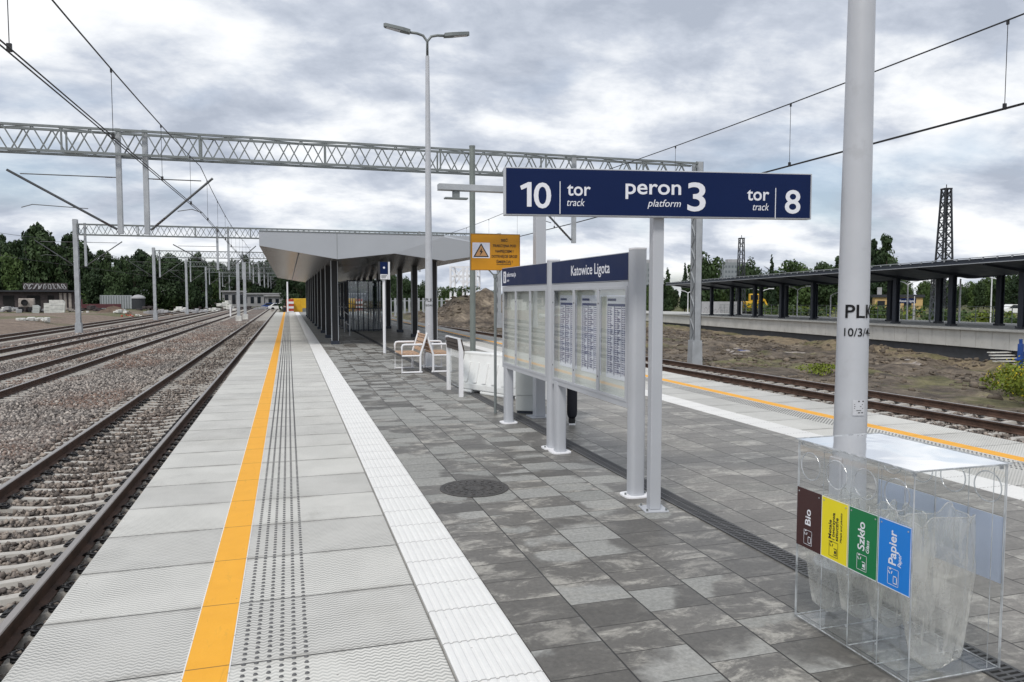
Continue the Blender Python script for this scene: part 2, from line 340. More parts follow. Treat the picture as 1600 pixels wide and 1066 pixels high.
def m_slab():
    k = NT('relief_edge_slab'); P = k.pos(); x, y, z = k.xyz(P)
    vv = k.m_('DIVIDE', k.add(y, 0.07), 0.75); v = k.m_('FRACT', vv); ri = k.m_('FLOOR', vv)
    j = k.mr(k.m_('MULTIPLY', k.sub(0.5, k.m_('ABSOLUTE', k.sub(v, 0.5))), 0.75), 0.002, 0.007, 1, 0)
    tri = k.m_('PINGPONG', x, 0.021)
    wv = k.m_('SINE', k.mul(k.add(y, k.mul(tri, 0.75)), 2 * math.pi / 0.031))
    wv = k.mr(wv, -0.9, 0.1)
    wv = k.m_('MAXIMUM', wv, k.mr(k.noise(P, 1.6, 3), 0.40, 0.62, 0.45, 0.0))
    id1 = k.white(k.comb(ri, k.m_('GREATER_THAN', x, 3.0), 0.3))
    n = k.noise(P, 3.0, 7, 0.62); n2 = k.noise(P, 0.7, 4); fine = k.noise(P, 45, 4, 0.6)
    col = k.mix(k.add(k.mul(n, 0.6), k.mul(id1, 0.4)), (0.535, 0.525, 0.495), (0.66, 0.65, 0.615))
    col = k.mix(k.mul(k.mr(n2, 0.5, 0.75), 0.22), col, (0.44, 0.42, 0.37))
    grime = k.mr(k.noise(P, 1.3, 10, 0.75, 0.4), 0.56, 0.72)
    col = k.mix(k.mul(grime, 0.35), col, (0.27, 0.26, 0.235))
    col = k.mulc(col, k.ramp(wv, [(0.0, (0.62, 0.63, 0.63)), (1.0, (1.03, 1.03, 1.03))]))
    spots = k.mr(k.voro(P, 4.5, out='Distance'), 0.015, 0.035, 1, 0)
    col = k.mix(k.mul(spots, 0.7), col, (0.10, 0.09, 0.08))
    jd = k.mul(k.mr(k.m_('MULTIPLY', k.sub(0.5, k.m_('ABSOLUTE', k.sub(v, 0.5))), 0.75), 0.005, 0.07, 1, 0), k.mr(k.noise(P, 2.6, 8, 0.7), 0.42, 0.65))
    col = k.mix(k.mul(jd, 0.5), col, (0.24, 0.225, 0.20))
    col = k.mulc(col, k.ramp(id1, [(0, (0.92, 0.92, 0.92)), (1, (1.04, 1.04, 1.03))]))
    col = k.mix(j, col, (0.07, 0.068, 0.065))
    k.base(col); k.rough(0.8); k.bump(k.add(k.add(k.mul(wv, 1.0), k.mul(j, -2.0)), k.mul(fine, 0.15)), 0.004)
    return k.m
M['slab'] = m_slab()
def m_strip():
    k = NT('white_guide_strip'); P = k.pos(); x, y, z = k.xyz(P)
    v = k.m_('FRACT', k.m_('DIVIDE', y, 0.40))
    j = k.mr(k.m_('MULTIPLY', k.sub(0.5, k.m_('ABSOLUTE', k.sub(v, 0.5))), 0.40), 0.002, 0.006, 1, 0)
    n = k.noise(P, 5, 6, 0.6)
    col = k.mix(n, (0.64, 0.635, 0.62), (0.78, 0.775, 0.755))
    spots = k.mr(k.voro(P, 9, out='Distance'), 0.03, 0.07, 1, 0)
    col = k.mix(k.mul(spots, 0.45), col, (0.2, 0.18, 0.16))
    col = k.mix(k.mul(j, 0.7), col, (0.22, 0.21, 0.20))
    k.base(col); k.rough(0.75); k.bump(k.add(k.mul(j, -1), k.mul(k.noise(P, 60, 4), 0.2)), 0.003)
    return k.m
M['strip'] = m_strip()
def m_yline():
    k = NT('yellow_platform_paint'); P = k.pos(); x, y, z = k.xyz(P)
    v = k.m_('FRACT', k.m_('DIVIDE', k.add(y, 0.07), 0.75))
    j = k.mr(k.m_('MULTIPLY', k.sub(0.5, k.m_('ABSOLUTE', k.sub(v, 0.5))), 0.75), 0.002, 0.006, 1, 0)
    col = k.mix(k.noise(P, 6, 6, 0.6), (0.74, 0.335, 0.012), (0.86, 0.42, 0.025))
    spots = k.mr(k.voro(P, 7, out='Distance'), 0.02, 0.05, 1, 0)
    col = k.mix(k.mul(spots, 0.6), col, (0.16, 0.09, 0.02))
    scuff = k.mr(k.noise(k.comb(k.mul(x, 6), k.mul(y, 1.2)), 3.0, 9, 0.72, 0.5), 0.56, 0.74)
    col = k.mix(k.mul(scuff, 0.45), col, (0.42, 0.22, 0.03))
    col = k.mix(k.mul(j, 0.75), col, (0.16, 0.09, 0.02))
    k.base(col); k.rough(0.6); k.bump(k.add(k.noise(P, 60, 4), k.mul(j, -2)), 0.0015)
    return k.m
M['yline'] = m_yline()
M['stud'] = mat('tactile_stud', (0.11, 0.11, 0.112), 0.55, 0.2, 0.2, 3.0, world=True)
M['rail_side'] = mat('rusty_rail', (0.085, 0.05, 0.036), 0.75, 0.2, 0.4, 5.0)
M['rail_top'] = mat('polished_rail_head', (0.36, 0.33, 0.31), 0.35, 0.7, 0.12, 3.0)
M['grate'] = mat('drain_grate_iron', (0.09, 0.09, 0.092), 0.6, 0.3, 0.2, 6.0)
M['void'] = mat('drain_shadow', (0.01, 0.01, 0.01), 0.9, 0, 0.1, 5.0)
M['iron'] = mat('cast_iron', (0.075, 0.07, 0.066), 0.55, 0.4, 0.4, 14.0, 0.006, 45, stain=(0.22, 0.21, 0.2))
def m_soffit():
    k = NT('soffit_slats'); P = k.obj(); x, y, z = k.xyz(P)
    s = k.m_('FRACT', k.m_('DIVIDE', y, 0.30)); gr = k.mr(k.m_('ABSOLUTE', k.sub(s, 0.5)), 0.44, 0.48)
    n = k.noise(k.comb(k.mul(x, 0.6), k.mul(y, 3.0), 0.0), 1.4, 5)
    col = k.ramp(n, [(0.3, (0.15, 0.135, 0.125)), (0.7, (0.36, 0.325, 0.295))])
    col = k.mix(gr, col, (0.08, 0.08, 0.08))
    k.base(col); k.metal(0.9); k.rough(0.27); k.bump(k.add(k.mul(gr, -1), k.mul(k.noise(P, 2.0, 2), 0.8)), 0.01)
    return k.m
M['soffit'] = m_soffit()

# ------------------------------------------------------------------ mesh helpers
class MB:
    def __init__(s): s.v = []; s.f = []; s.mi = []
    def add(s, vs, fs, mi=0):
        o = len(s.v); s.v += [tuple(p) for p in vs]; s.f += [tuple(i + o for i in f) for f in fs]; s.mi += [mi] * len(fs)
    def box(s, c, d, rz=0.0, mi=0):
        hx, hy, hz = d[0] / 2, d[1] / 2, d[2] / 2; ca, sa = math.cos(rz), math.sin(rz)
        vs = []
        for z in (-hz, hz):
            for x, y in ((-hx, -hy), (hx, -hy), (hx, hy), (-hx, hy)):
                vs.append((c[0] + x * ca - y * sa, c[1] + x * sa + y * ca, c[2] + z))
        s.add(vs, [(0, 3, 2, 1), (4, 5, 6, 7), (0, 1, 5, 4), (1, 2, 6, 5), (2, 3, 7, 6), (3, 0, 4, 7)], mi); return s
    def ab(s, a, b, mi=0):
        return s.box([(a[i] + b[i]) / 2 for i in range(3)], [abs(b[i] - a[i]) for i in range(3)], 0, mi)
    def tube(s, pts, r, n=8, cap=True, mi=0):
        pts = [Vector(p) for p in pts]; rs = r if isinstance(r, (list, tuple)) else [r] * len(pts)
        rings = []; ref = None
        for i, p in enumerate(pts):
            d = (pts[min(i + 1, len(pts) - 1)] - pts[max(i - 1, 0)]).normalized()
            if ref is None: ref = Vector((0, 0, 1)) if abs(d.z) < 0.9 else Vector((1, 0, 0))
            a = d.cross(ref).normalized(); b = d.cross(a).normalized(); ref = -b if False else ref
            rings.append([p + (a * math.cos(t) + b * math.sin(t)) * rs[i] for t in (2 * math.pi * k / n for k in range(n))])
        vs = [q for rg in rings for q in rg]; fs = []
        for i in range(len(pts) - 1):
            for k in range(n):
                k2 = (k + 1) % n; fs.append((i * n + k, i * n + k2, (i + 1) * n + k2, (i + 1) * n + k))
        if cap: fs += [tuple(range(n))[::-1], tuple((len(pts) - 1) * n + k for k in range(n))]
        s.add(vs, fs, mi); return s
    def bar(s, a, b, w, h=None, mi=0):
        h = h or w; a = Vector(a); b = Vector(b); d = (b - a).normalized()
        ref = Vector((0, 0, 1)) if abs(d.z) < 0.95 else Vector((0, 1, 0))
        x = d.cross(ref).normalized() * (w / 2); y = x.cross(d).normalized() * (h / 2)
        vs = [a - x - y, a + x - y, a + x + y, a - x + y, b - x - y, b + x - y, b + x + y, b - x + y]
        s.add(vs, [(0, 1, 2, 3), (7, 6, 5, 4), (0, 4, 5, 1), (1, 5, 6, 2), (2, 6, 7, 3), (3, 7, 4, 0)], mi); return s
    def prism(s, poly, fn, d0, d1, mi=0, mside=None):
        """poly: 2d outline; fn(u, v, d) -> 3d"""
        n = len(poly); vs = [fn(u, v, d0) for u, v in poly] + [fn(u, v, d1) for u, v in poly]
        s.add(vs, [tuple(range(n))[::-1], tuple(range(n, 2 * n))], mi)
        s.add(vs, [(i, (i + 1) % n, n + (i + 1) % n, n + i) for i in range(n)], mi if mside is None else mside); return s
    def quad(s, *p, mi=0): s.add(p, [tuple(range(len(p)))], mi); return s
    def lathe(s, prof, c=(0, 0, 0), n=24, mi=0, sx=1.0, sy=1.0):
        vs = []
        for r, z in prof:
            for k in range(n):
                t = 2 * math.pi * k / n; vs.append((c[0] + r * sx * math.cos(t), c[1] + r * sy * math.sin(t), c[2] + z))
        m = len(prof); fs = [(i * n + k, i * n + (k + 1) % n, (i + 1) * n + (k + 1) % n, (i + 1) * n + k) for i in range(m - 1) for k in range(n)]
        fs += [tuple(range(n))[::-1], tuple((m - 1) * n + k for k in range(n))]
        s.add(vs, fs, mi); return s
    def build(s, name, mats, parent=None, smooth=False, bevel=0.0, loc=None, seg=2):
        me = bpy.data.meshes.new(name); me.from_pydata(s.v, [], s.f)
        if not isinstance(mats, (list, tuple)): mats = [mats]
        for q in mats: me.materials.append(M[q] if isinstance(q, str) else q)
        if len(mats) > 1: me.polygons.foreach_set('material_index', s.mi)
        if smooth: me.shade_smooth()
        me.update()
        o = bpy.data.objects.new(name, me); COL.objects.link(o)
        if parent: o.parent = parent
        if loc: o.location = loc
        if smooth == 'auto':
            try: me.set_sharp_from_angle(angle=R(35))
            except Exception: pass
        if bevel:
            b = o.modifiers.new('bevel', 'BEVEL'); b.width = bevel; b.segments = seg; b.limit_method = 'ANGLE'; b.angle_limit = R(40)
        return o

def tag(o, label=None, cat=None, group=None, kind=None):
    if label: o['label'] = label
    if cat: o['category'] = cat
    if group: o['group'] = group
    if kind: o['kind'] = kind
    return o
def thing(name, loc, label, cat, rz=0.0, group=None):
    o = bpy.data.objects.new(name, None); COL.objects.link(o); o.empty_display_size = 0.2
    o.location = loc; o.rotation_euler = (0, 0, rz); return tag(o, label, cat, group)
KIDS = {}
def copy_tree(o, parent=None):
    c = o.copy(); COL.objects.link(c)
    if parent: c.parent = parent
    for ch in list(o.children): copy_tree(ch, c)
    return c
def dup(o, loc, rz=None, label=None, group=None):
    c = copy_tree(o); c.location = loc
    if rz is not None: c.rotation_euler = (0, 0, rz)
    if label: c['label'] = label
    if group: c['group'] = group
    return c
def struct(o): o['kind'] = 'structure'; return o

def text_mesh(body, size, bold=0.0, shear=0.0, align='LEFT', spacing=1.0, width=None, line=1.0):
    cu = bpy.data.curves.new('txt', 'FONT'); cu.body = body; cu.size = size; cu.offset = bold * size; cu.shear = shear
    cu.align_x = align; cu.space_character = spacing; cu.space_line = line; cu.resolution_u = 4; cu.extrude = 0.0006
    to = bpy.data.objects.new('txt', cu); COL.objects.link(to)
    dg = bpy.context.evaluated_depsgraph_get()
    me = bpy.data.meshes.new_from_object(to.evaluated_get(dg)); bpy.data.objects.remove(to); bpy.data.curves.remove(cu)
    n = len(me.vertices); co = np.empty(n * 3); me.vertices.foreach_get('co', co); co = co.reshape(-1, 3)
    return me, co
def lettering(items, mat_, parent, frame, name='lettering'):
    """items: (text, u, v, height, bold, shear, align, target_width); frame(u, v, w)->Vector; one mesh"""
    first = None
    for body, u, v, h, bold, shear, align, tw in items:
        V = []; F = []
        me, co = text_mesh(body, h, bold, shear, 'LEFT')
        w0, w1 = co[:, 0].min(), co[:, 0].max(); sx = (tw / (w1 - w0)) if tw else 1.0
        ox = {'LEFT': w0, 'CENTER': (w0 + w1) / 2, 'RIGHT': w1}[align]
        for p in co: V.append(tuple(frame(u + (p[0] - ox) * sx, v + p[1], p[2])))
        for f in me.polygons: F.append(tuple(f.vertices))
        bpy.data.meshes.remove(me)
        m = MB(); m.add(V, F); o = m.build(name, mat_, parent); first = first or o
    return first

def np_mesh(name, V, F4, mats, parent=None, smooth=False, mi=None):
    """V (n,3); F4 (m,k) constant face size"""
    me = bpy.data.meshes.new(name); k = F4.shape[1]
    me.vertices.add(len(V)); me.vertices.foreach_set('co', np.ascontiguousarray(V, dtype=np.float32).ravel())
    me.loops.add(F4.size); me.loops.foreach_set('vertex_index', F4.astype(np.int32).ravel())
    me.polygons.add(len(F4)); me.polygons.foreach_set('loop_start', (np.arange(len(F4)) * k).astype(np.int32))
    try: me.polygons.foreach_set('loop_total', np.full(len(F4), k, np.int32))
    except Exception: pass
    if not isinstance(mats, (list, tuple)): mats = [mats]
    for q in mats: me.materials.append(M[q])
    if mi is not None: me.polygons.foreach_set('material_index', mi.astype(np.int32))
    me.update(calc_edges=True); me.validate()
    if smooth: me.shade_smooth()
    o = bpy.data.objects.new(name, me); COL.objects.link(o)
    if parent: o.parent = parent
    return o

# =================================================================== SETTING
def vnoise(x, y, s, seed=0):
    """cheap smooth value noise"""
    x = x / s; y = y / s; xi = np.floor(x); yi = np.floor(y); fx = x - xi; fy = y - yi
    fx = fx * fx * (3 - 2 * fx); fy = fy * fy * (3 - 2 * fy)
    def h(a, b):
        q = np.sin(a * 127.1 + b * 311.7 + seed * 74.7) * 43758.5453; return q - np.floor(q)
    return (h(xi, yi) * (1 - fx) + h(xi + 1, yi) * fx) * (1 - fy) + (h(xi, yi + 1) * (1 - fx) + h(xi + 1, yi + 1) * fx) * fy
def sstep(x, a, b):
    t = np.clip((x - a) / (b - a), 0, 1); return t * t * (3 - 2 * t)
# frame of the far platform: s along it, t across it (away from us)
FO = np.array([36.82, 29.72]); FD = np.array([0.1682, 0.9857]); FN = np.array([0.9857, -0.1682])
def fz(s): return 0.04 - 0.0082 * s if not isinstance(s, np.ndarray) else 0.04 - 0.0082 * s
def fp(s, t, z=0.0): return (FO[0] + FD[0] * s + FN[0] * t, FO[1] + FD[1] * s + FN[1] * t, z + fz(s))
MOUNDS = [(17.6, 74, 5.0, 2.1), (22.0, 73, 4.5, 1.6), (14.2, 84, 4.0, 0.9)]
def ground_z(X, Y):
    z = np.full_like(X, -1.12, dtype=float)
    z += 0.5 * sstep(-X, 19.5, 24.5)
    z += sstep(-X, 19.5, 26) * (vnoise(X, Y, 5, 1) - 0.5) * 0.4
    t = (X - FO[0]) * FN[0] + (Y - FO[1]) * FN[1]; s = (X - FO[0]) * FD[0] + (Y - FO[1]) * FD[1]
    r = sstep(X, 15.5, 20)
    near = 1 - 0.6 * sstep(Y, 60, 110)
    z -= r * 0.62 * sstep(t, -20, -6) * near
    z += r * ((vnoise(X, Y, 3.1, 2) - 0.5) * 0.4 + (vnoise(X, Y, 1.1, 3) - 0.5) * 0.26 + (vnoise(X, Y, 0.55, 4) - 0.5) * 0.2)
    ridge = np.exp(-((t + 3.0) / 0.9) ** 2) * (0.10 + 0.30 * vnoise(s, s * 0, 2.3, 5) + 0.2 * vnoise(X, Y, 0.8, 6)) * (1 - 0.75 * sstep(s, 4, 26))
    z += ridge
    for mx_, my_, mr_, mh in MOUNDS:
        g = np.exp(-(((X - mx_) / mr_) ** 2 + ((Y - my_) / (mr_ * 0.8)) ** 2))
        z += g * mh * (0.7 + 0.5 * vnoise(X, Y, 1.6, 8) + 0.18 * vnoise(X, Y, 0.5, 9))
    beyond = sstep(t, 6, 12); z = z * (1 - beyond) + beyond * (-0.75 + 0.12 * vnoise(X, Y, 4, 7))
    far = sstep(np.hypot(X, Y), 150, 230); z = z * (1 - far) + far * -0.6
    return z
def gz(x, y): return float(ground_z(np.array([float(x)]), np.array([float(y)]))[0])
# fine patch + coarse sheet to the horizon as ONE mesh on a graded grid
def graded(lo, hi, fine_lo, fine_hi, step, grow=1.35):
    a = list(np.arange(fine_lo, fine_hi + step / 2, step)); d = step
    while a[-1] < hi: d *= grow; a.append(min(hi, a[-1] + d))
    d = step
    while a[0] > lo: d *= grow; a.insert(0, max(lo, a[0] - d))
    return np.array(a)
gx = np.concatenate([graded(-3000, -18.2, -30, -18.5, 0.8), graded(-17, 3000, 14, 44, 0.28)]); gx = np.unique(gx)
gy = graded(-300, 4000, 8, 92, 0.45)
XX, YY = np.meshgrid(gx, gy); ZZ = ground_z(XX, YY)
nx, ny = len(gx), len(gy); ii = np.arange(nx * ny).reshape(ny, nx)
F = np.stack([ii[:-1, :-1], ii[:-1, 1:], ii[1:, 1:], ii[1:, :-1]], -1).reshape(-1, 4)
g = np_mesh('ground', np.stack([XX, YY, ZZ], -1).reshape(-1, 3), F, 'dirt', smooth=True); struct(g)

# ballast beds
def bed(name, xa, xb, y0, y1, z, slope=0.0, amp=0.03):
    xs = np.linspace(xa, xb, max(4, int((xb - xa) / 0.7))); ys = np.concatenate([np.arange(y0, min(60, y1), 0.7), np.linspace(min(60, y1), y1, 60)])
    X, Y = np.meshgrid(xs, ys); Z = z + (vnoise(X, Y, 1.3, 12) - 0.5) * amp * 2
    e = np.minimum(X - xa, xb - X); Z -= 0.35 * (1 - sstep(e, 0, 0.8))
    X = X + slope * Y
    n, m = len(xs), len(ys); q = np.arange(n * m).reshape(m, n)
    f = np.stack([q[:-1, :-1], q[:-1, 1:], q[1:, 1:], q[1:, :-1]], -1).reshape(-1, 4)
    return struct(np_mesh(name, np.stack([X, Y, Z], -1).reshape(-1, 3), f, 'ballast', smooth=True))
bed('ballast_bed', -19.2, -1.14, -14, 420, -0.925)
bed('ballast_bed', 8.28, 12.2, -14, 420, -0.925)
bed('ballast_bed', 12.0, 16.9, -14, 60, -0.94, -0.052)

# platform (structure): body, edge slabs, guide strips, pavers, yellow lines
PY0, PY1 = -12.0, 86.0
XL, XR = -1.285, 8.405
def mir(x): return XL + XR - x
m = MB(); m.ab((XL + 0.12, PY0, -1.2), (XR - 0.12, PY1, -0.205)); struct(m.build('platform', 'concrete'))
def sheet(name, xa, xb, z0, z1, mt, y0=PY0, y1=PY1, bevel=0):
    q = MB(); q.ab((xa, y0, z0), (xb, y1, z1)); return struct(q.build(name, mt, bevel=bevel))
sheet('paving', 1.118, mir(1.118), -0.2, 0.0, 'paver')
for sgn in (0, 1):
    f_ = (lambda x: x) if sgn == 0 else mir
    a, b = sorted((f_(XL), f_(0.705))); sheet('platform_edge_slab', a, b, -0.2, 0.0, 'slab', bevel=0.012)
    a, b = sorted((f_(-0.492), f_(-0.297))); sheet('yellow_line', a, b, 0.0, 0.004, 'yline')
    for xw in (-0.4955, -0.2935):
        a, b = sorted((f_(xw - 0.003), f_(xw + 0.003))); sheet('white_line', a, b, 0.0, 0.003, 'strip')
    # ribbed guide strip: profile extruded along the platform
    prof = [(0.716, -0.2), (0.716, 0.0)]
    for i in range(9):
        c = 0.716 + 0.022 + i * (0.396 - 0.044) / 8
        prof += [(c - 0.017, 0.0), (c - 0.011, 0.005), (c + 0.011, 0.005), (c + 0.017, 0.0)]
    prof += [(1.112, 0.0), (1.112, -0.2)]
    if sgn: prof = [(mir(x), z) for x, z in prof][::-1]
    q = MB(); q.prism(prof, lambda u, v, d: (u, d, v), PY1, PY0); struct(q.build('guide_strip', 'strip'))
# tactile studs, six rows each side
rows = np.array([-0.232 + 0.0575 * i for i in range(6)])
def studs(xs, y0, y1, name):
    ys = np.arange(y0, y1, 0.055); X, Y = np.meshgrid(xs, ys); X = X.ravel(); Y = Y.ravel(); n = 8
    t = np.arange(n) * 2 * np.pi / n
    r0, r1, h = 0.0120, 0.0085, 0.006
    a = np.stack([X[:, None] + r0 * np.cos(t), Y[:, None] + r0 * 0.9 * np.sin(t), np.full((len(X), n), 0.0005)], -1)
    b = np.stack([X[:, None] + r1 * np.cos(t), Y[:, None] + r1 * 0.9 * np.sin(t), np.full((len(X), n), h)], -1)
    V = np.concatenate([a, b], 1).reshape(-1, 3); base = (np.arange(len(X)) * 2 * n)[:, None]
    side = np.stack([np.arange(n), (np.arange(n) + 1) % n, n + (np.arange(n) + 1) % n, n + np.arange(n)], -1)
    top = np.array([[8, 9, 10, 11], [8, 11, 12, 15], [12, 13, 14, 15]])
    f = np.concatenate([side, top], 0); FF = (base[:, :, None] + f[None]).reshape(-1, 4)
    return struct(np_mesh(name, V, FF, 'stud'))
studs(rows, 2.4, 84, 'tactile_paving'); studs(mir(rows), 2.4, 84, 'tactile_paving')

# drain channel with grate
m = MB(); m.ab((3.075, PY0, 0.0), (3.235, 70, 0.004)); struct(m.build('drain_channel', 'void'))
m = MB()
for xa in (3.07, 3.222): m.ab((xa, PY0, 0.0), (xa + 0.018, 70, 0.009))
m.ab((3.148, PY0, 0.004), (3.162, 26, 0.0075))
y = 1.5
while y < 26:
    m.ab((3.088, y, 0.004), (3.222, y + 0.016, 0.0085)); y += 0.034
struct(m.build('drain_grate', 'grate'))

# =================================================================== TRACKS
RZ = -0.70            # rail top
RPROF = [(-0.075, -0.172), (0.075, -0.172), (0.075, -0.160), (0.012, -0.142), (0.010, -0.050), (0.035, -0.040), (0.036, -0.008), (0.028, 0.0), (-0.028, 0.0), (-0.036, -0.008), (-0.035, -0.040), (-0.010, -0.050), (-0.012, -0.142), (-0.075, -0.160)]
def rail_mesh(x, y0, y1, par):
    q = MB(); n = len(RPROF); ys = [y0, y1]
    vs = [(x + u, yy, v) for yy in ys for u, v in RPROF]
    for i in range(n):
        j = (i + 1) % n
        q.add([vs[i], vs[j], vs[n + j], vs[n + i]], [(3, 2, 1, 0)], 1 if i in (6, 7, 8) else 0)
    return q.build('rail', ['rail_side', 'rail_top'], par)
def sleeper_mb(clipless=True):
    # waisted concrete sleeper, sloped ends, dips in the middle
    q = MB(); secs = [(-1.25, .10, -.205), (-1.15, .115, -.178), (-0.52, .115, -.176), (-0.2, .095, -.205), (0.2, .095, -.205), (0.52, .115, -.176), (1.15, .115, -.178), (1.25, .10, -.205)]
    vs = []
    for x, w, z in secs:
        vs += [(x, -w / 2 - .03, -.36), (x, -w / 2, z), (x, w / 2, z), (x, w / 2 + .03, -.36)]
    fs = [(0, 1, 2, 3), (28, 31, 30, 29)]
    for i in range(7):
        a = i * 4
        fs += [(a + k, a + 4 + k, a + 5 + k, a + 1 + k) for k in range(3)]
    q.add(vs, fs); return q
_cl = MB()
for sy in (-1, 1):
    _cl.tube([(0.02, sy * 0.02, 0.012), (0.075, sy * 0.03, 0.035), (0.13, sy * 0.075, 0.04), (0.165, sy * 0.05, 0.02), (0.15, sy * 0.012, 0.022), (0.10, sy * 0.01, 0.03)], 0.0085, 6)
_cl.tube([(0.095, 0, -0.01), (0.095, 0, 0.055)], 0.02, 8); _cl.box((0.14, 0, 0.006), (0.09, 0.13, 0.012))
CLIP = _cl
def track(label, cx_, y0, y1, n_part, y_first, rz=0.0, near_clips=0, kx=0.0):
    t = thing('railway_track', (cx_, 0, RZ), label, 'railway track', rz, 'railway tracks of the station')
    rail_mesh(-0.7525, y0, y1, t); rail_mesh(0.7525, y0, y1, t)
    base = None; clips = None; ys = np.arange(y0 + 0.3, y1, 0.45)
    ys0 = [y for y in ys if y >= y_first][:n_part]; rest = [y for y in ys if y < y_first or y > ys0[-1] + 0.1]
    for i, y in enumerate(ys0):
        if base is None:
            s_ = base = sleeper_mb().build('sleeper', 'sleeper', t, loc=(0, y, 0))
        else:
            s_ = base.copy(); COL.objects.link(s_); s_.parent = t; s_.location = (0, y, 0)
        if i < near_clips:
            for rx in (-0.7525, 0.7525):
                for sg in (-1, 1):
                    if clips is None: c = clips = CLIP.build('rail_clip', 'rubber', s_, smooth=True)
                    else: c = clips.copy(); COL.objects.link(c); c.parent = s_
                    c.location = (rx + sg * 0.035, 0, -0.168); c.rotation_euler = (0, 0, 0 if sg > 0 else math.pi)
    q = MB(); pr = sleeper_mb()
    for y in rest: q.add([(a, b + y, c) for a, b, c in pr.v], pr.f)
    r_ = q.build('sleeper', 'sleeper', t); r_['kind'] = 'stuff'
    return t
T1, T2, T3, T4, T5 = -2.83, -7.95, -12.05, -16.75, 10.13
track('railway track running right beside the left edge of the platform', T1, -10, 330, 100, 2.5, 0, 40)
track('second track from the platform on its left, across the wide ballast', T2, -10, 330, 100, 14)
track('third track left of the platform, nearer side of the steel portal columns', T3, -10, 330, 100, 24)
track('farthest left track, beyond the portal columns beside the bare earth', T4, -10, 330, 90, 36)
track('track hidden close under the right edge of the platform', T5, -10, 330, 60, 4)
track('rusty track right of the platform at the edge of the torn-up ground', 14.58, -10, 62, 90, 6, R(2.98), 10)

# loose ballast stones, individually modelled where they show large
def ico():
    p = (1 + 5 ** .5) / 2
    v = np.array([(-1, p, 0), (1, p, 0), (-1, -p, 0), (1, -p, 0), (0, -1, p), (0, 1, p), (0, -1, -p), (0, 1, -p), (p, 0, -1), (p, 0, 1), (-p, 0, -1), (-p, 0, 1)], float)
    f = np.array([(0, 11, 5), (0, 5, 1), (0, 1, 7), (0, 7, 10), (0, 10, 11), (1, 5, 9), (5, 11, 4), (11, 10, 2), (10, 7, 6), (7, 1, 8), (3, 9, 4), (3, 4, 2), (3, 2, 6), (3, 6, 8), (3, 8, 9), (4, 9, 5), (2, 4, 11), (6, 2, 10), (8, 6, 7), (9, 8, 1)])
    return v / np.linalg.norm(v[0]), f
IV, IF = ico()
def stones(regions, name):
    P = []; Sz = []
    for x0, x1, y0, y1, n, s0, s1, zc in regions:
        P.append(np.stack([rng.uniform(x0, x1, n), rng.uniform(y0, y1, n), np.full(n, zc)], -1)); Sz.append(rng.uniform(s0, s1, n))
    P = np.concatenate(P); Sz = np.concatenate(Sz)
    keep = np.ones(len(P), bool)
    for c in (T1, T2, T3, T4, T5):
        for rx in (-0.7525, 0.7525): keep &= np.abs(P[:, 0] - c - rx) > 0.10
        ph = np.abs(((P[:, 1] + 10 - 0.3 + 0.225) % 0.45) - 0.225)
        keep &= ~((np.abs(P[:, 0] - c) < 1.27) & (ph < 0.092))
    P = P[keep]; Sz = Sz[keep]; n = len(P)
    P[:, 2] += (vnoise(P[:, 0], P[:, 1], 1.3, 12) - 0.5) * 0.06 + rng.uniform(-0.012, 0.018, n)
    V = IV[None] * rng.uniform(0.5, 1.4, (n, 12, 1)) * rng.uniform(0.62, 1.3, (n, 1, 3))
    a = rng.uniform(0, 6.28, n); b = rng.uniform(-0.7, 0.7, n)
    ca, sa, cb, sb = np.cos(a), np.sin(a), np.cos(b), np.sin(b); z0 = np.zeros(n); o1 = np.ones(n)
    RZm = np.stack([np.stack([ca, -sa, z0], -1), np.stack([sa, ca, z0], -1), np.stack([z0, z0, o1], -1)], 1)
    RXm = np.stack([np.stack([o1, z0, z0], -1), np.stack([z0, cb, -sb], -1), np.stack([z0, sb, cb], -1)], 1)
    V = np.einsum('nij,nkj->nki', RZm @ RXm, V) * (Sz[:, None, None]) + P[:, None, :]
    FF = (IF[None] + (np.arange(n) * 12)[:, None, None]).reshape(-1, 3)
    o = np_mesh(name, V.reshape(-1, 3), FF, 'stone'); o['kind'] = 'stuff'; return o
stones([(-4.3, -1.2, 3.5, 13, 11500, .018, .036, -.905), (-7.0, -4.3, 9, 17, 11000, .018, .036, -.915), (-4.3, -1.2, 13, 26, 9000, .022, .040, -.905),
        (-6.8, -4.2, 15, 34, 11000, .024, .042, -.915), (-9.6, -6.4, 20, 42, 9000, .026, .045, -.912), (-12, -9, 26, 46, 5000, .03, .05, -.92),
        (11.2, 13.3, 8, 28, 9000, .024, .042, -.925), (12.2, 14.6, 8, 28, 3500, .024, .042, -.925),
        (-4.3, -1.2, 26, 44, 9000, .028, .046, -.905), (-4.3, -1.2, 44, 84, 9000, .034, .060, -.905), (-6.8, -4.2, 34, 80, 10000, .034, .06, -.912), (-14.5, -6.6, 42, 84, 12000, .04, .07, -.915), (11.2, 14.2, 28, 56, 5000, .03, .055, -.925)], 'ballast_stones')

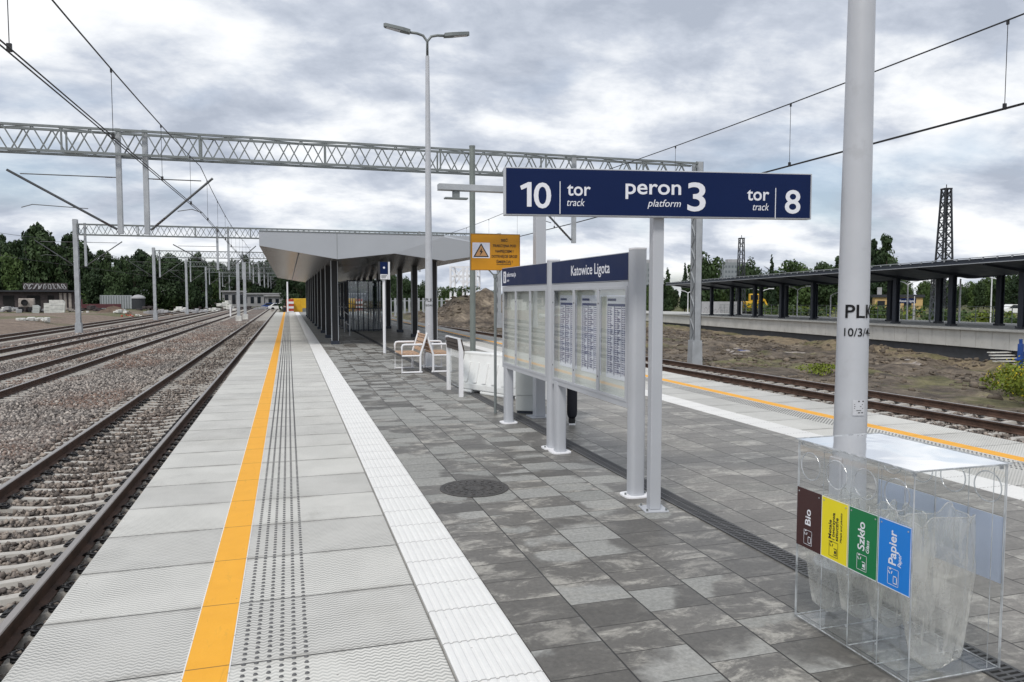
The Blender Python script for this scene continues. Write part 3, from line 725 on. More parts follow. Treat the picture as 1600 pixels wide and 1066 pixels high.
M['clod'] = mat('earth_clods', (0.13, 0.105, 0.08), 0.95, 0, 0.55, 0.9, 0.02, 20, world=True, stain=(0.27, 0.23, 0.18))
def clods(name, n, x0, x1, y0, y1, smin, smax):
    X = rng.uniform(x0, x1, n); Y = rng.uniform(y0, y1, n)
    cl = vnoise(X, Y, 2.4, 21) * .6 + vnoise(X, Y, .9, 22) * .4; t = (X - FO[0]) * FN[0] + (Y - FO[1]) * FN[1]
    keep = (cl > .48) & (t < -2.2) & (X > 15.9 - .052 * np.minimum(Y, 60)); X, Y = X[keep], Y[keep]; m = len(X)
    Sz = smin + (smax - smin) * rng.uniform(0, 1, m) ** 3
    P = np.stack([X, Y, ground_z(X, Y) + Sz * .25], -1)
    V = IV[None] * rng.uniform(.6, 1.3, (m, 12, 1)) * np.stack([rng.uniform(.8, 1.6, m), rng.uniform(.8, 1.6, m), rng.uniform(.45, .9, m)], -1)[:, None, :] * Sz[:, None, None] + P[:, None, :]
    o = np_mesh(name, V.reshape(-1, 3), (IF[None] + (np.arange(m) * 12)[:, None, None]).reshape(-1, 3), 'clod'); o['kind'] = 'stuff'
clods('earth_clods', 16000, 15, 36, 8, 62, .025, .15)
clods('earth_clods', 4000, 11, 36, 58, 90, .05, .24)

# =================================================================== CATENARY PORTALS AND WIRES
def lattice(q, a0, a1, b0, b1, n, w, mi=0, cross=True):
    """zigzag between chord a0->a1 and chord b0->b1"""
    a0, a1, b0, b1 = map(Vector, (a0, a1, b0, b1))
    for i in range(n):
        t0, t1 = i / n, (i + 1) / n; tm = (t0 + t1) / 2
        if cross:
            q.bar(a0.lerp(a1, t0), b0.lerp(b1, t1), w, mi=mi); q.bar(b0.lerp(b1, t0), a0.lerp(a1, t1), w, mi=mi)
        else:
            q.bar(a0.lerp(a1, t0), b0.lerp(b1, tm), w, mi=mi); q.bar(b0.lerp(b1, tm), a0.lerp(a1, t1), w, mi=mi)
ZB0, ZB1 = 6.16, 6.90
def portal_column(par, x, htop, zb):
    q = MB()
    for s in (-1, 1):
        yb = s * 0.17
        q.ab((x - 0.15, yb - 0.008, zb + 0.9), (x + 0.15, yb + 0.008, htop))
        for fx in (-0.142, 0.142): q.ab((x + fx - 0.008, yb - (0.05 if s > 0 else 0.008), zb + 0.9), (x + fx + 0.008, yb + (0.008 if s > 0 else 0.05), htop))
    nz = 15
    for fx in (-0.14, 0.14):
        for i in range(nz):
            z0 = zb + 0.9 + (htop - zb - 1.0) * i / nz; z1 = zb + 0.9 + (htop - zb - 1.0) * (i + 1) / nz
            q.bar((x + fx, -0.15 if i % 2 else 0.15, z0), (x + fx, 0.15 if i % 2 else -0.15, z1), 0.05, 0.012)
    c = q.build('column', 'galv', par)
    b = MB(); b.prism([(-.24, -.22), (.24, -.22), (.24, .22), (-.24, .22)], lambda u, v, d: (x + u * (1 if d < 0.5 else .86), v * (1 if d < 0.5 else .9), zb - .3 + d * 1.25), 0, 1)
    b.build('column_base', 'galv', c, bevel=0.02)
    return c
def cantilever(par, px, tx, z_low, sgn_len, y=0.0):
    """tubular bracket from drop post at px to over the track at tx"""
    q = MB(); d = 1 if tx > px else -1; ex = tx + d * 0.45
    q.tube([(px + d * .1, y, z_low), (ex, y, z_low + 1.72)], 0.038, 7)
    q.tube([(px + d * .05, y, z_low + 1.62), (tx + d * 0.1, y, z_low + 1.62)], 0.018, 6)
    q.tube([(px + d * .9, y, z_low + .62), (tx - d * .2, y, z_low + .70), (tx + d * .1, y, z_low + .6)], 0.014, 6)
    c = q.build('cantilever_arm', 'bracket_steel', par)
    u = MB()
    for k in range(5):
        x = px + d * (.28 + k * .06); z = z_low + 1.72 * ((x - px - d * .1) / (ex - px - d * .1))
        u.lathe([(.02, 0), (.06, .01), (.06, .025), (.02, .035)], (x, y, z - .02), 8)
    for k in range(4): u.lathe([(.02, 0), (.05, .01), (.05, .02), (.02, .03)], (px + d * (.22 + k * .055), y, z_low + 1.6), 8)
    u.build('insulator', 'insul', c)
    return c
CAT = [(-14.5, None)]
def portal(Y, label, xr=15.5, zr=-0.95, right=True):
    t = thing('catenary_portal', (0, Y, 0), label, 'overhead line portal', 0, 'catenary portals over the left tracks and platform')
    xl = -14.5; q = MB(); hw = 0.28
    for yy in (-hw, hw):
        for z in (ZB0, ZB1): q.bar((xl + .15, yy, z), (xr - .15, yy, z), .07, .07)
        n = int((xr - xl) / 0.78); zt_, zb_ = (ZB1, ZB0) if yy < 0 else (ZB0, ZB1); lattice(q, (xl + .15, yy, zt_), (xr - .15, yy, zt_), (xl + .15, yy, zb_), (xr - .15, yy, zb_), n, .035, cross=False)
        for k in range(0, n + 1, 5):
            x = xl + .15 + (xr - xl - .3) * k / n; q.bar((x, yy, ZB0), (x, yy, ZB1), .05)
    for z in (ZB0, ZB1):
        n = 20
        for i in range(n):
            x0 = xl + (xr - xl) * i / n; x1 = xl + (xr - xl) * (i + 1) / n
            q.bar((x0, -hw if i % 2 else hw, z), (x1, hw if i % 2 else -hw, z), .03)
    q.build('truss_beam', 'galv_dark', t)
    portal_column(t, xl, 7.25, -1.1)
    if right: portal_column(t, xr, 7.0, zr)
    for x, zb in ((-5.03, 3.72), (-4.26, 3.72), (-13.9, 3.9), (10.3, 3.74)):
        p = MB(); w = .055
        for s in (-1, 1): p.ab((x - .07, s * .06 - .012, zb), (x + .07, s * .06 + .012, 7.0)); p.ab((x + s * .07 - .008, -.06, zb), (x + s * .07 + .008, .06, 7.0))
        p.build('drop_post', 'galv', t)
    cantilever(t, -4.26, T1 + .1, 3.86, 1); cantilever(t, -5.03, T2 + .3, 3.86, 1)
    cantilever(t, -13.9, T3 + .1, 4.0, 1); cantilever(t, -14.62, T4 + .1, 4.0, 1); cantilever(t, 10.3, 8.9, 3.85, 1)
    return t
PYS = [26.3, 60.5, 93, 121, 149, 178, 207, 237]
names = ['nearest steel lattice catenary portal spanning high across the whole station', 'second catenary portal from the camera, its beam just above the grey canopy roof', 'third catenary portal away, seen left of the canopy', 'fourth catenary portal away along the left tracks', 'fifth catenary portal away, small in the row of portals', 'sixth catenary portal away, small before the dark trees', 'seventh catenary portal away, tiny among overlapping portals', 'farthest catenary portal of the row, near the end of the tracks']
p0 = portal(PYS[0], names[0])
p1 = portal(PYS[1], names[1], 17.0, -0.6)
for Y, nm in zip(PYS[2:], names[2:]):
    c = copy_tree(p1); c.location = (0, Y, 0); c['label'] = nm

def wires(label, x, ys, zc, zm_sup, zm_mid, twin, y_start=-8):
    t = thing('overhead_wire', (x, ys[0], 0), label, 'overhead wire', 0, 'overhead contact lines')
    q = MB(); w = MB(); nodes = []
    for i in range(len(ys) - 1):
        a, b = ys[i], ys[i + 1]; st0 = .25 if i % 2 else -.25
        n = 14
        mp = [(st0 * (1 - 2 * k / n), a + (b - a) * k / n - ys[0], zm_mid + (zm_sup - zm_mid) * (2 * k / n - 1) ** 2) for k in range(n + 1)]
        q.tube(mp, 0.013 if a < 60 else 0.012, 5, False)
        offs = (-.03, .03) if twin else (0,)
        for o in offs: w.tube([(st0 + o, a - ys[0], zc), (-st0 + o, b - ys[0], zc)], 0.0105, 5, False)
        if a < 95:
            for k in range(1, n, 2):
                X, Yk, Z = mp[k]; nodes.append((X, Yk, Z))
    q.build('messenger_wire', 'wire', t); w.build('contact_wire', 'wire', t)
    d0 = None
    for X, Yk, Z in nodes:
        d = MB(); d.tube([(0, 0, zc), (0, 0, Z)], 0.0055, 5, False); d.box((0, 0, zc + .03), (.05, .03, .09)); d.box((0, 0, Z - .03), (.03, .03, .07))
        d.build('dropper', 'wire', t, loc=(X, Yk, 0))
    return t
LY = [-7] + PYS
wires('overhead line above the track at the left platform edge, from the top left corner', -2.9, LY, 4.46, 5.95, 5.6, True)
wires('overhead line above the farthest left track before the trees', T4, LY, 4.25, 5.9, 5.5, False)
wires('overhead line above the track at the right platform edge, behind the tall lamp post', 10.2, [-9, 26.3] + PYS[1:5], 4.52, 6.1, 5.8, True)

# =================================================================== CANOPY WITH COLUMNS
CY0, CY1 = 26.0, 71.0
t = thing('station_canopy', (3.55, CY0, 0), 'grey panelled platform canopy with folded underside on two rows of dark columns', 'canopy')
ox, oy = 3.55, CY0
PX = [(-0.88, 3.41), (1.62, 3.00), (3.55, 3.225), (5.30, 3.00), (7.98, 3.41)]
q = MB()
def cp(x, y, z): return (x - ox, y, z)
L = CY1 - CY0
# fascia front: folded facets
q.quad(cp(-.88, 0, 3.89), cp(-.88, 0, 3.41), cp(1.62, 0, 3.00), cp(1.62, 0, 3.89))
q.quad(cp(1.62, 0, 3.89), cp(1.62, 0, 3.00), cp(3.55, 0, 3.225), cp(5.30, 0, 3.83), cp(5.30, 0, 3.89))
q.quad(cp(5.30, 0, 3.83), cp(3.55, 0, 3.225), cp(5.30, .08, 3.00))
q.quad(cp(5.30, 0, 3.89), cp(5.30, 0, 3.83), cp(5.30, .08, 3.00), cp(7.98, .08, 3.41), cp(7.98, .08, 3.89), cp(5.30, .08, 3.89))
q.quad(cp(-.88, L, 3.89), cp(-.88, 0, 3.89), cp(1.62, 0, 3.89), cp(5.30, 0, 3.89), cp(5.30, .08, 3.89), cp(7.98, .08, 3.89), cp(7.98, L, 3.89))
q.quad(cp(-.88, 0, 3.89), cp(-.88, L, 3.89), cp(-.88, L, 3.41), cp(-.88, 0, 3.41))
q.quad(cp(7.98, .08, 3.41), cp(7.98, L, 3.41), cp(7.98, L, 3.89), cp(7.98, .08, 3.89))
q.quad(*[cp(x, L, z) for x, z in PX], cp(7.98, L, 3.89), cp(-.88, L, 3.89))
roof = q.build('roof', 'canopy_grey', t)
j = MB()
j.ab((1.612 - ox, -.004, 3.0), (1.628 - ox, 0.0, 3.89)); j.ab((-.88 - ox, -.02, 3.885), (5.30 - ox, -.001, 3.915))
j.build('panel_joint', 'galv_dark', roof)
q = MB(); PXs = PX
for (xa, za), (xb, zb_) in zip(PXs[:-1], PXs[1:]):
    y0 = 0.0 if xb < 4 else 0.08
    q.quad(cp(xa, 0 if xa < 5 else .08, za), cp(xa, L, za), cp(xb, L, zb_), cp(xb, y0, zb_))
q.build('soffit', 'soffit', t)
g_ = MB(); g_.ab((0.35 - ox, .3, 3.185), (0.39 - ox, L - .3, 3.235)); g_.build('lighting_track', 'dark_steel', t)
def canopy_column(x, y):
    q = MB(); w = .115
    q.ab((-w - .012, -.115, .13), (-w + .012, .115, 3.05), 0); q.ab((w - .012, -.115, .13), (w + .012, .115, 3.05), 0)
    q.ab((-w + .0125, -.02, .13), (w - .0125, .02, 3.05), 1); q.ab((-w + .0125, -.10, .13), (w - .0125, -.088, 3.05), 1)
    c = q.build('column', ['galv', 'rubber'], t); c.location = (x - ox, y - oy, 0)
    b = MB(); b.ab((-.15, -.15, 0), (.15, .15, .13)); b.build('column_foot', 'slate', c); return c
c1 = canopy_column(1.62, 27.9); c2 = canopy_column(5.2, 27.55)
for k in range(1, 10):
    c = copy_tree(c1, t); c.location = (1.62 - ox, 27.9 + 4.4 * k - oy, 0)
    if k < 10: c = copy_tree(c2, t); c.location = (5.2 - ox, 27.55 + 4.4 * k - oy, 0)

# glazed stair shelter under the canopy
SX0, SX1, SY0, SY1 = 2.8, 4.55, 37.4, 62.0
t = thing('glass_shelter', ((SX0 + SX1) / 2, SY0, 0), 'glazed stair enclosure with dark frames and a handrail under the canopy', 'glass shelter')
gxm = (SX0 + SX1) / 2
fr = MB(); gl = MB()
def shl(x): return x - gxm
for x in (SX0, SX1):
    for y in np.arange(0, SY1 - SY0 + .1, 2.05): fr.ab((shl(x) - .035, y - .035, 0), (shl(x) + .035, y + .035, 2.55))
    for z in (.08, 1.18, 2.5): fr.ab((shl(x) - .028, 0, z - .03), (shl(x) + .028, SY1 - SY0, z + .03))
    gl.ab((shl(x) - .006, .04, .1), (shl(x) + .006, SY1 - SY0 - .04, 2.48))
for k in range(8):
    x = SX0 + (SX1 - SX0) * k / 7; fr.ab((shl(x) - .022, -.03, .02), (shl(x) + .022, .03, 2.55 if k % 2 == 0 else 1.15))
for z in (.08, 1.16, 2.5): fr.ab((shl(SX0), -.025, z - .025), (shl(SX1), .025, z + .025))
gl.ab((shl(SX0) + .04, -.005, .1), (shl(SX1) - .04, .005, 2.48))
fr.build('frame', 'slate', t); gl.build('glazing', 'shelter_glass', t)
ba = MB()
for k in range(22): x = SX0 + .05 + (SX1 - SX0 - .1) * k / 21; ba.ab((shl(x) - .012, -.02, .1), (shl(x) + .012, .015, 1.13))
ba.build('baluster_row', 'galv', t)
h_ = MB()
h_.tube([(shl(2.62), -3.4, 0.0), (shl(2.62), -3.4, .9), (shl(2.62), -.1, 1.0)], .02, 6); h_.tube([(shl(2.62), -3.4, .45), (shl(2.62), -.1, .5)], .014, 6); h_.tube([(shl(2.62), -.2, 0), (shl(2.62), -.2, 1.0)], .02, 6)
h_.build('handrail', 'galv', t)

# =================================================================== PLATFORM FURNITURE
# -- lamp posts
def lamp_post(loc, label):
    t = thing('lamp_post', loc, label, 'lamp post', 0, 'twin-headed platform lamp posts')
    hs = [0, .02, 2.0, 4.0, 6.2, 7.55]; q = MB()
    q.lathe([(.106, 0.02), (.104, .6), (.0985, .95), (.0935, 1.7), (.078, 3.7), (.064, 5.6), (.046, 7.6)], n=40)
    pole = q.build('pole', 'lamp', t, smooth='auto')
    b = MB(); b.lathe([(.2, 0), (.2, .018), (.12, .02), (.112, .05)], n=32)
    for k in range(4):
        a = R(45 + 90 * k); b.tube([(math.cos(a) * .16, math.sin(a) * .16, .015), (math.cos(a) * .16, math.sin(a) * .16, .05)], .015, 8)
    b.build('base_plate', 'galv', t, smooth='auto')
    d = MB(); d.ab((-.115, -.05, .35), (-.095, .05, .72)); d.build('access_door', 'lamp', pole, bevel=.006)
    for s in (-1, 1):
        a = MB(); a.tube([(0, 0, 7.45), (0, 0, 7.95), (s * .10, 0, 8.08), (s * .25, 0, 8.12), (s * .48, 0, 8.13)], .032, 10)
        arm = a.build('arm', 'galv_dark', t, smooth=True)
        h = MB(); zt = 8.12
        h.prism([(.42, -.07), (.6, -.085), (1.02, -.06), (1.06, 0), (1.02, .06), (.6, .085), (.42, .07)], lambda u, v, dd: (s * u, v * 1.25, zt + dd * .07 + (u - .42) * .16 + (.02 if 0 else 0)), -.35, .75, 0)
        hd = h.build('lamp_head', 'galv_dark', t, bevel=.012)
        le = MB(); le.quad(*[(s * u, v, zt - .028 + (u - .42) * .16) for u, v in ((.66, -.07), (.99, -.07), (.99, .07), (.66, .07))]); le.build('lens', 'led', hd)
    # adhesive markings wrapped round the pole, facing the platform's near end
    def wrap(a0):
        def fr_(u, v, w):
            r = .0965 - (v - 1.6) * .0075 + .0022; a = a0 + u / .0965
            return (r * math.sin(a), -r * math.cos(a), v)
        return fr_
    lettering([('PLK', 0, 1.615, .118, .012, 0, 'LEFT', .205), ('10/3/4-2', -.004, 1.50, .072, .008, 0, 'LEFT', .222)], 'black', pole, wrap(R(-69)), 'lettering')
    st = MB(); f2 = wrap(R(-35))
    for k in range(6): st.quad(f2(k * .012, 1.0, 0), f2(k * .012 + .012, 1.0, 0), f2(k * .012 + .012, 1.1, 0), f2(k * .012, 1.1, 0))
    sk = st.build('sticker', 'lamp_label', pole)
    pl = MB(); f3 = lambda u, v, w: tuple(Vector(f2(u, v, w)) * 1.0 + Vector((f2(u, v, 0)[0], f2(u, v, 0)[1], 0)) * .012)
    for v, h, (a, b_) in ((1.086, .008, (.03, .066)), (1.068, .004, (.008, .06)), (1.056, .004, (.008, .05)), (1.044, .004, (.008, .062)), (1.03, .004, (.02, .05)), (1.015, .006, (.03, .062))):
        pl.quad(f3(a, v, 0), f3(b_, v, 0), f3(b_, v + h, 0), f3(a, v + h, 0))
    pl.build('small_print', 'black', sk)
    return t
lp = lamp_post((3.45, 3.93, 0), 'tall grey lamp post marked PLK standing behind the clear recycling bin')
dup(lp, (3.36, 18.4, 0), 0, 'twin-headed lamp post standing beside the benches before the canopy')

# -- platform name sign
t = thing('platform_sign', (2.838, 5.38, 0), 'dark blue sign board reading 10 tor, peron 3, tor 8 on a single grey post', 'sign', R(-9.22))
q = MB(); q.ab((-.045, .02, .012), (.045, .12, 2.72)); q.build('post', 'post', t, bevel=.006)
q = MB(); q.ab((-.1, -.03, 0), (.1, .17, .012)); bp_ = q.build('base_plate', 'post', t, bevel=.003)
q = MB()
for a, b in ((-.08, -.012), (.08, -.012), (-.08, .152), (.08, .152)): q.tube([(a, b, .0122), (a, b, .03)], .009, 6)
q.build('anchor_bolts', 'galv_dark', bp_)
q = MB(); q.ab((-1.25, -.055, 2.37), (1.25, .02 - .002, 2.735)); bd = q.build('board', 'post', t, bevel=.004)
q = MB(); q.ab((-1.236, -.058, 2.38), (1.236, -.0555, 2.726)); q.build('face', 'navy', bd)
fr_s = lambda u, v, w: (u, -.0586 - w, v)
B_ = .006
lettering([('0', -1.022, 2.430, .272, .012, 0, 'LEFT', .135), ('tor', -.762, 2.528, .145, .012, 0, 'LEFT', .186), ('track', -.762, 2.447, .082, 0, .25, 'LEFT', .14),
           ('peron', .152, 2.548, .168, .012, 0, 'RIGHT', .45), ('platform', .152, 2.452, .08, .0, .25, 'RIGHT', .272), ('3', .205, 2.425, .315, .012, 0, 'LEFT', .15),
           ('tor', .885, 2.515, .145, .012, 0, 'RIGHT', .186), ('track', .885, 2.436, .082, 0, .25, 'RIGHT', .136), ('8', 1.02, 2.418, .262, .012, 0, 'LEFT', .132)], 'letter', bd, fr_s)
q = MB(); q.prism([(-1.075, 2.436), (-1.04, 2.436), (-1.04, 2.622), (-1.066, 2.622), (-1.128, 2.592), (-1.118, 2.562), (-1.075, 2.582)][::-1], lambda u, v, d: (u, d, v), -.0602, -.0584); q.build('numeral', 'letter', bd)
for ua, z0, z1 in ((-.8205, 2.385, 2.632), (.936, 2.37, 2.615)): q = MB(); q.ab((ua, -.0605, z0), (ua + .006, -.0582, z1)); q.build('divider', 'letter', bd)

# -- timetable boards
def board(y0, y1, label, head, posters):
    """cabinet along the platform, facing the left track; near post full height, far leg short"""
    xb = 2.90; t = thing('timetable_board', (xb, y0, 0), label, 'information board', 0, 'timetable boards on the platform'); W_ = y1 - y0
    def oval(a, b): return [(a * math.copysign(abs(math.cos(th)) ** .55, math.cos(th)), b * math.copysign(abs(math.sin(th)) ** .55, math.sin(th))) for th in (2 * math.pi * k / 28 for k in range(28))]
    q = MB(); q.prism(oval(.066, .07), lambda u, v, d: (u, v - .03, d), .012, 2.15); q.build('post', 'post', t, smooth='auto')
    q = MB(); q.prism(oval(.068, .072), lambda u, v, d: (u, v - .03, d), 2.15, 2.165); q.build('post_cap', 'white', t)
    q = MB(); q.prism(oval(.125, .11), lambda u, v, d: (u, v - .03, d), 0, .012); q.build('base_plate', 'white', t)
    q = MB()
    for a, b in ((-.095, -.03), (.095, -.03)): q.tube([(a, b, .0122), (a, b, .03)], .009, 6)
    q.build('anchor_bolts', 'galv_dark', t)
    yf = W_ - .13
    q = MB(); q.prism(oval(.06, .075), lambda u, v, d: (u, v + yf, d), .012, .80); q.build('leg', 'post', t, smooth='auto')
    q = MB(); q.prism(oval(.115, .12), lambda u, v, d: (u, v + yf, d), 0, .012); q.build('base_plate', 'white', t)
    a, b = .045, W_
    q = MB(); q.ab((-.052, a, 1.885), (.052, b, 2.135)); h = q.build('header', 'post', t)
    q = MB()
    for s in (-1, 1): q.ab((s * .0525, a, 1.892), (s * .055, b, 2.128))
    q.build('header_face', 'navy', h)
    fh = lambda u, v, w: (-.0556 - w, W_ - u, v)
    lettering(head[0], 'letter', h, fh)
    if head[1]:
        q = MB(); q.ab((-.0575, W_ - .08, 1.93), (-.0555, W_ - .20, 2.085)); ic = q.build('info_icon', 'letter', h)
        q = MB(); q.ab((-.059, W_ - .128, 1.95), (-.0576, W_ - .152, 2.02)); q.ab((-.059, W_ - .128, 2.035), (-.0576, W_ - .152, 2.06)); q.build('icon_mark', 'navy', ic)
    # case: back, frame, three doors
    q = MB(); q.ab((.012, a, .80), (.048, b, 1.868)); q.build('case_back', 'case_back', t)
    q = MB(); q.ab((-.05, a, .765), (.05, b, .815)); q.ab((-.05, a, 1.84), (.05, b, 1.88)); q.ab((-.05, b - .03, .815), (.05, b, 1.84)); q.ab((-.05, a, .815), (.05, a + .02, 1.84)); q.build('frame', 'post', t)
    dw = (b - .03 - a - .02) / 3
    for i in range(3):
        y_a = a + .02 + dw * i; y_b = y_a + dw
        q = MB(); e = .028
        q.ab((-.056, y_a, .815), (-.040, y_a + e, 1.84)); q.ab((-.056, y_b - e, .815), (-.040, y_b, 1.84)); q.ab((-.056, y_a + e, .815), (-.040, y_b - e, .815 + e)); q.ab((-.056, y_a + e, 1.84 - e), (-.040, y_b - e, 1.84))
        d = q.build('door', 'post', t, bevel=.002)
        q = MB(); q.ab((-.050, y_a + e, .815 + e), (-.0455, y_b - e, 1.84 - e)); q.build('pane', 'pane', d)
        q = MB()
        for z in (.98, 1.68): q.tube([(-.058, y_b - e / 2, z), (-.053, y_b - e / 2, z)], .009, 8)
        q.build('lock', 'rubber', d)
        y_l, y_r = y_b - e, y_a + e
        if posters:
            q = MB(); q.ab((.006, y_r + .03, .98), (.0115, y_l - .045, 1.76)); pp = q.build('poster', 'paper', t)
            q = MB(); wdt = y_l - .045 - y_r - .03; yy = lambda f: y_l - .045 - wdt * f
            q.ab((.0045, yy(.05), 1.655), (.0058, yy(.95), 1.68))
            for f in (.05, .34, .36, .65, .95): q.ab((.0045, yy(f) - .0025, 1.01), (.0058, yy(f) + .0025, 1.66))
            for f0 in (.07, .38, .68):
                for r in range(30):
                    z = 1.635 - r * .0205; L1 = f0 + .06; 
                    q.ab((.0045, yy(f0), z), (.0058, yy(L1), z + .008)); q.ab((.0045, yy(f0 + .08), z), (.0058, yy(f0 + .12 + .13 * random.random()), z + .008))
                    if r % 3: q.ab((.0045, yy(f0 + .10), z - .009), (.0058, yy(f0 + .14 + .08 * random.random()), z - .005))
            q.ab((.0045, yy(.05), 1.705), (.0058, yy(.42), 1.728)); q.ab((.0045, yy(.8), 1.70), (.0058, yy(.9), 1.735))
            q.build('print', 'paper_head', pp)
        else:
            q = MB(); q.ab((.008, y_r + .06, .88), (.0115, y_l - .06, 1.80)); q.build('poster', 'case_back', t)
    return t
board(5.92, 7.93, 'timetable board headed Katowice Ligota with three printed posters', ([('Katowice Ligota', .60, 1.965, .148, .006, 0, 'LEFT', .98)], False), True)
board(8.06, 9.97, 'empty timetable board with information heading, behind the Katowice Ligota board', ([('informacja', .235, 2.01, .085, .004, 0, 'LEFT', .42), ('info', .235, 1.945, .05, 0, .25, 'LEFT', .11)], True), False)

# -- T-shaped display pole behind the boards
t = thing('display_pole', (3.47, 10.2, 0), 'T-shaped grey display pole with a bare cross arm behind the timetable boards', 'pole')
q = MB(); q.ab((-.075, -.075, .012), (.075, .075, 3.31)); q.build('post', 'post', t, bevel=.008)
q = MB(); q.ab((-.15, -.15, 0), (.15, .15, .012)); q.build('base_plate', 'post', t)
q = MB(); q.ab((-1.47, -.07, 3.205), (-.0755, .07, 3.29)); q.ab((.0755, -.07, 3.205), (1.2, .07, 3.29)); q.build('cross_arm', 'galv', t, bevel=.004)
for x in (-1.22, .95):
    q = MB(); q.ab((x - .045, -.04, 3.11), (x + .045, .04, 3.204)); q.ab((x - .16, -.06, 3.09), (x + .16, .06, 3.1095)); q.build('mounting_bracket', 'galv_dark', t)

# -- grey cabinet
t = thing('control_cabinet', (3.44, 10.62, 0), 'grey metal control cabinet standing behind the timetable boards', 'cabinet', R(-28))
q = MB(); q.ab((-.17, -.13, .04), (.17, .13, .95)); q.build('body', 'cabinet', t, bevel=.008)
q = MB(); q.ab((-.15, -.11, 0), (.15, .11, .039)); q.build('plinth', 'slate', t)
q = MB(); q.ab((-.155, -.142, .28), (.155, -.1305, .93)); dr = q.build('door', 'cabinet', t, bevel=.003)
q = MB()
for k in range(6): q.ab((-.10, -.146, .70 + k * .03), (.10, -.1425, .712 + k * .03))
q.build('vent', 'slate', dr)

# -- high-voltage warning sign
t = thing('warning_sign', (2.943, 10.68, 0), 'amber high-voltage warning sign on a thin dark forked post', 'warning sign', R(-4))
q = MB(); q.tube([(0, 0, 0), (0, 0, 2.06)], .021, 10); q.tube([(0, 0, 2.04), (-.2, 0, 2.24)], .011, 6); q.tube([(0, 0, 2.04), (.17, 0, 2.24)], .011, 6); q.lathe([(.03, 2.02), (.03, 2.08)], n=10); q.build('post', 'galv_dark', t)
q = MB(); q.ab((-.372, -.022, 2.13), (.372, -.012, 2.665)); bd = q.build('board', 'yellow_sign', t, bevel=.003)
q = MB()
for a, b in (((-.372, 2.655), (.372, 2.665)), ((-.372, 2.13), (.372, 2.14)), ((-.372, 2.14), (-.362, 2.655)), ((.362, 2.14), (.372, 2.655))): q.ab((a[0], -.0245, a[1]), (b[0], -.0225, b[1]))
q.build('rim', mat('ochre_rim', (0.30, 0.14, 0.01), 0.5), bd)
fw_ = lambda u, v, w: (u, -.0245 - w, v)
q = MB(); q.ab((-.345, -.0245, 2.31), (-.085, -.0225, 2.535)); pn = q.build('pictogram_panel', 'paper', bd)
tri = lambda c, r: [(c[0] + r * math.sin(a), c[1] + r * math.cos(a)) for a in (0, R(120), R(240))]
q = MB(); q.prism(tri((-.215, 2.392), .135), lambda u, v, d: (u, d, v), -.0262, -.0248, 0); q.build('triangle', 'black', pn)
q = MB(); q.prism(tri((-.215, 2.392), .104), lambda u, v, d: (u, d, v), -.0276, -.0264, 0); q.build('triangle_field', mat('triangle_orange', (.62, .33, .14), .5), pn)
q = MB(); q.prism([(-.20, 2.465), (-.24, 2.395), (-.216, 2.400), (-.236, 2.342), (-.185, 2.412), (-.209, 2.407)], lambda u, v, d: (u, d, v), -.029, -.0278, 0); q.build('lightning_bolt', 'black', pn)
lettering([('SIEĆ', .135, 2.555, .052, .02, 0, 'CENTER', .1), ('TRAKCYJNA POD', .135, 2.475, .052, .02, 0, 'CENTER', .355), ('NAPIĘCIEM !', .135, 2.395, .052, .02, 0, 'CENTER', .27), ('DOTKNIĘCIE GROZI', .135, 2.32, .052, .02, 0, 'CENTER', .385), ('ŚMIERCIĄ !', .135, 2.24, .052, .02, 0, 'CENTER', .245)], 'black', bd, fw_)
q = MB(); q.ab((.015, -.0262, 2.218), (.235, -.0247, 2.224)); q.build('underline', 'black', bd)

# -- green-grey pole behind the sign
t = thing('bare_pole', (3.48, 14.3, 0), 'plain galvanised tube pole rising behind the amber warning sign', 'pole')
q = MB(); q.tube([(0, 0, .01), (0, 0, 4.66)], .056, 18); q.build('pole', mat('greenish_steel', (.20, .225, .21), .5, .3, .1, 4), t, smooth='auto')
q = MB(); q.lathe([(.13, 0), (.13, .012)], n=20); q.build('base_plate', 'galv_dark', t)
q = MB(); q.lathe([(.06, 4.64), (.06, 4.67)], n=18); q.build('cap', 'galv_dark', t)

# -- small stop sign post
t = thing('stop_post', (2.825, 23.1, 0), 'slim white post with a small dark double-sided sign before the canopy', 'sign', R(12))
q = MB(); q.tube([(0, 0, 0), (0, 0, 2.72)], .045, 14); q.build('post', 'white', t, smooth='auto')
q = MB(); q.ab((-.15, -.08, 2.26), (.17, .08, 2.80)); bx = q.build('sign_box', 'rubber', t)
q = MB(); q.ab((-.14, -.083, 2.42), (.10, -.0805, 2.79)); q.build('face', 'navy', bx)
q = MB(); q.ab((-.14, -.083, 2.265), (.10, -.0805, 2.418)); q.ab((.11, -.084, 2.262), (.168, -.0805, 2.80)); lo = q.build('lower_plate', 'white', bx)
q = MB()
for k in range(3): q.ab((-.11, -.0842, 2.30 + k * .035), (.03 + .02 * k, -.0832, 2.318 + k * .035))
q.build('print', 'black', lo)
q = MB(); q.prism([(.035 * math.cos(a), .035 * math.sin(a)) for a in (k * R(30) for k in range(12))], lambda u, v, d: (u - .02, d, v + 2.62), -.0845, -.0832); q.build('symbol', 'letter', bx)

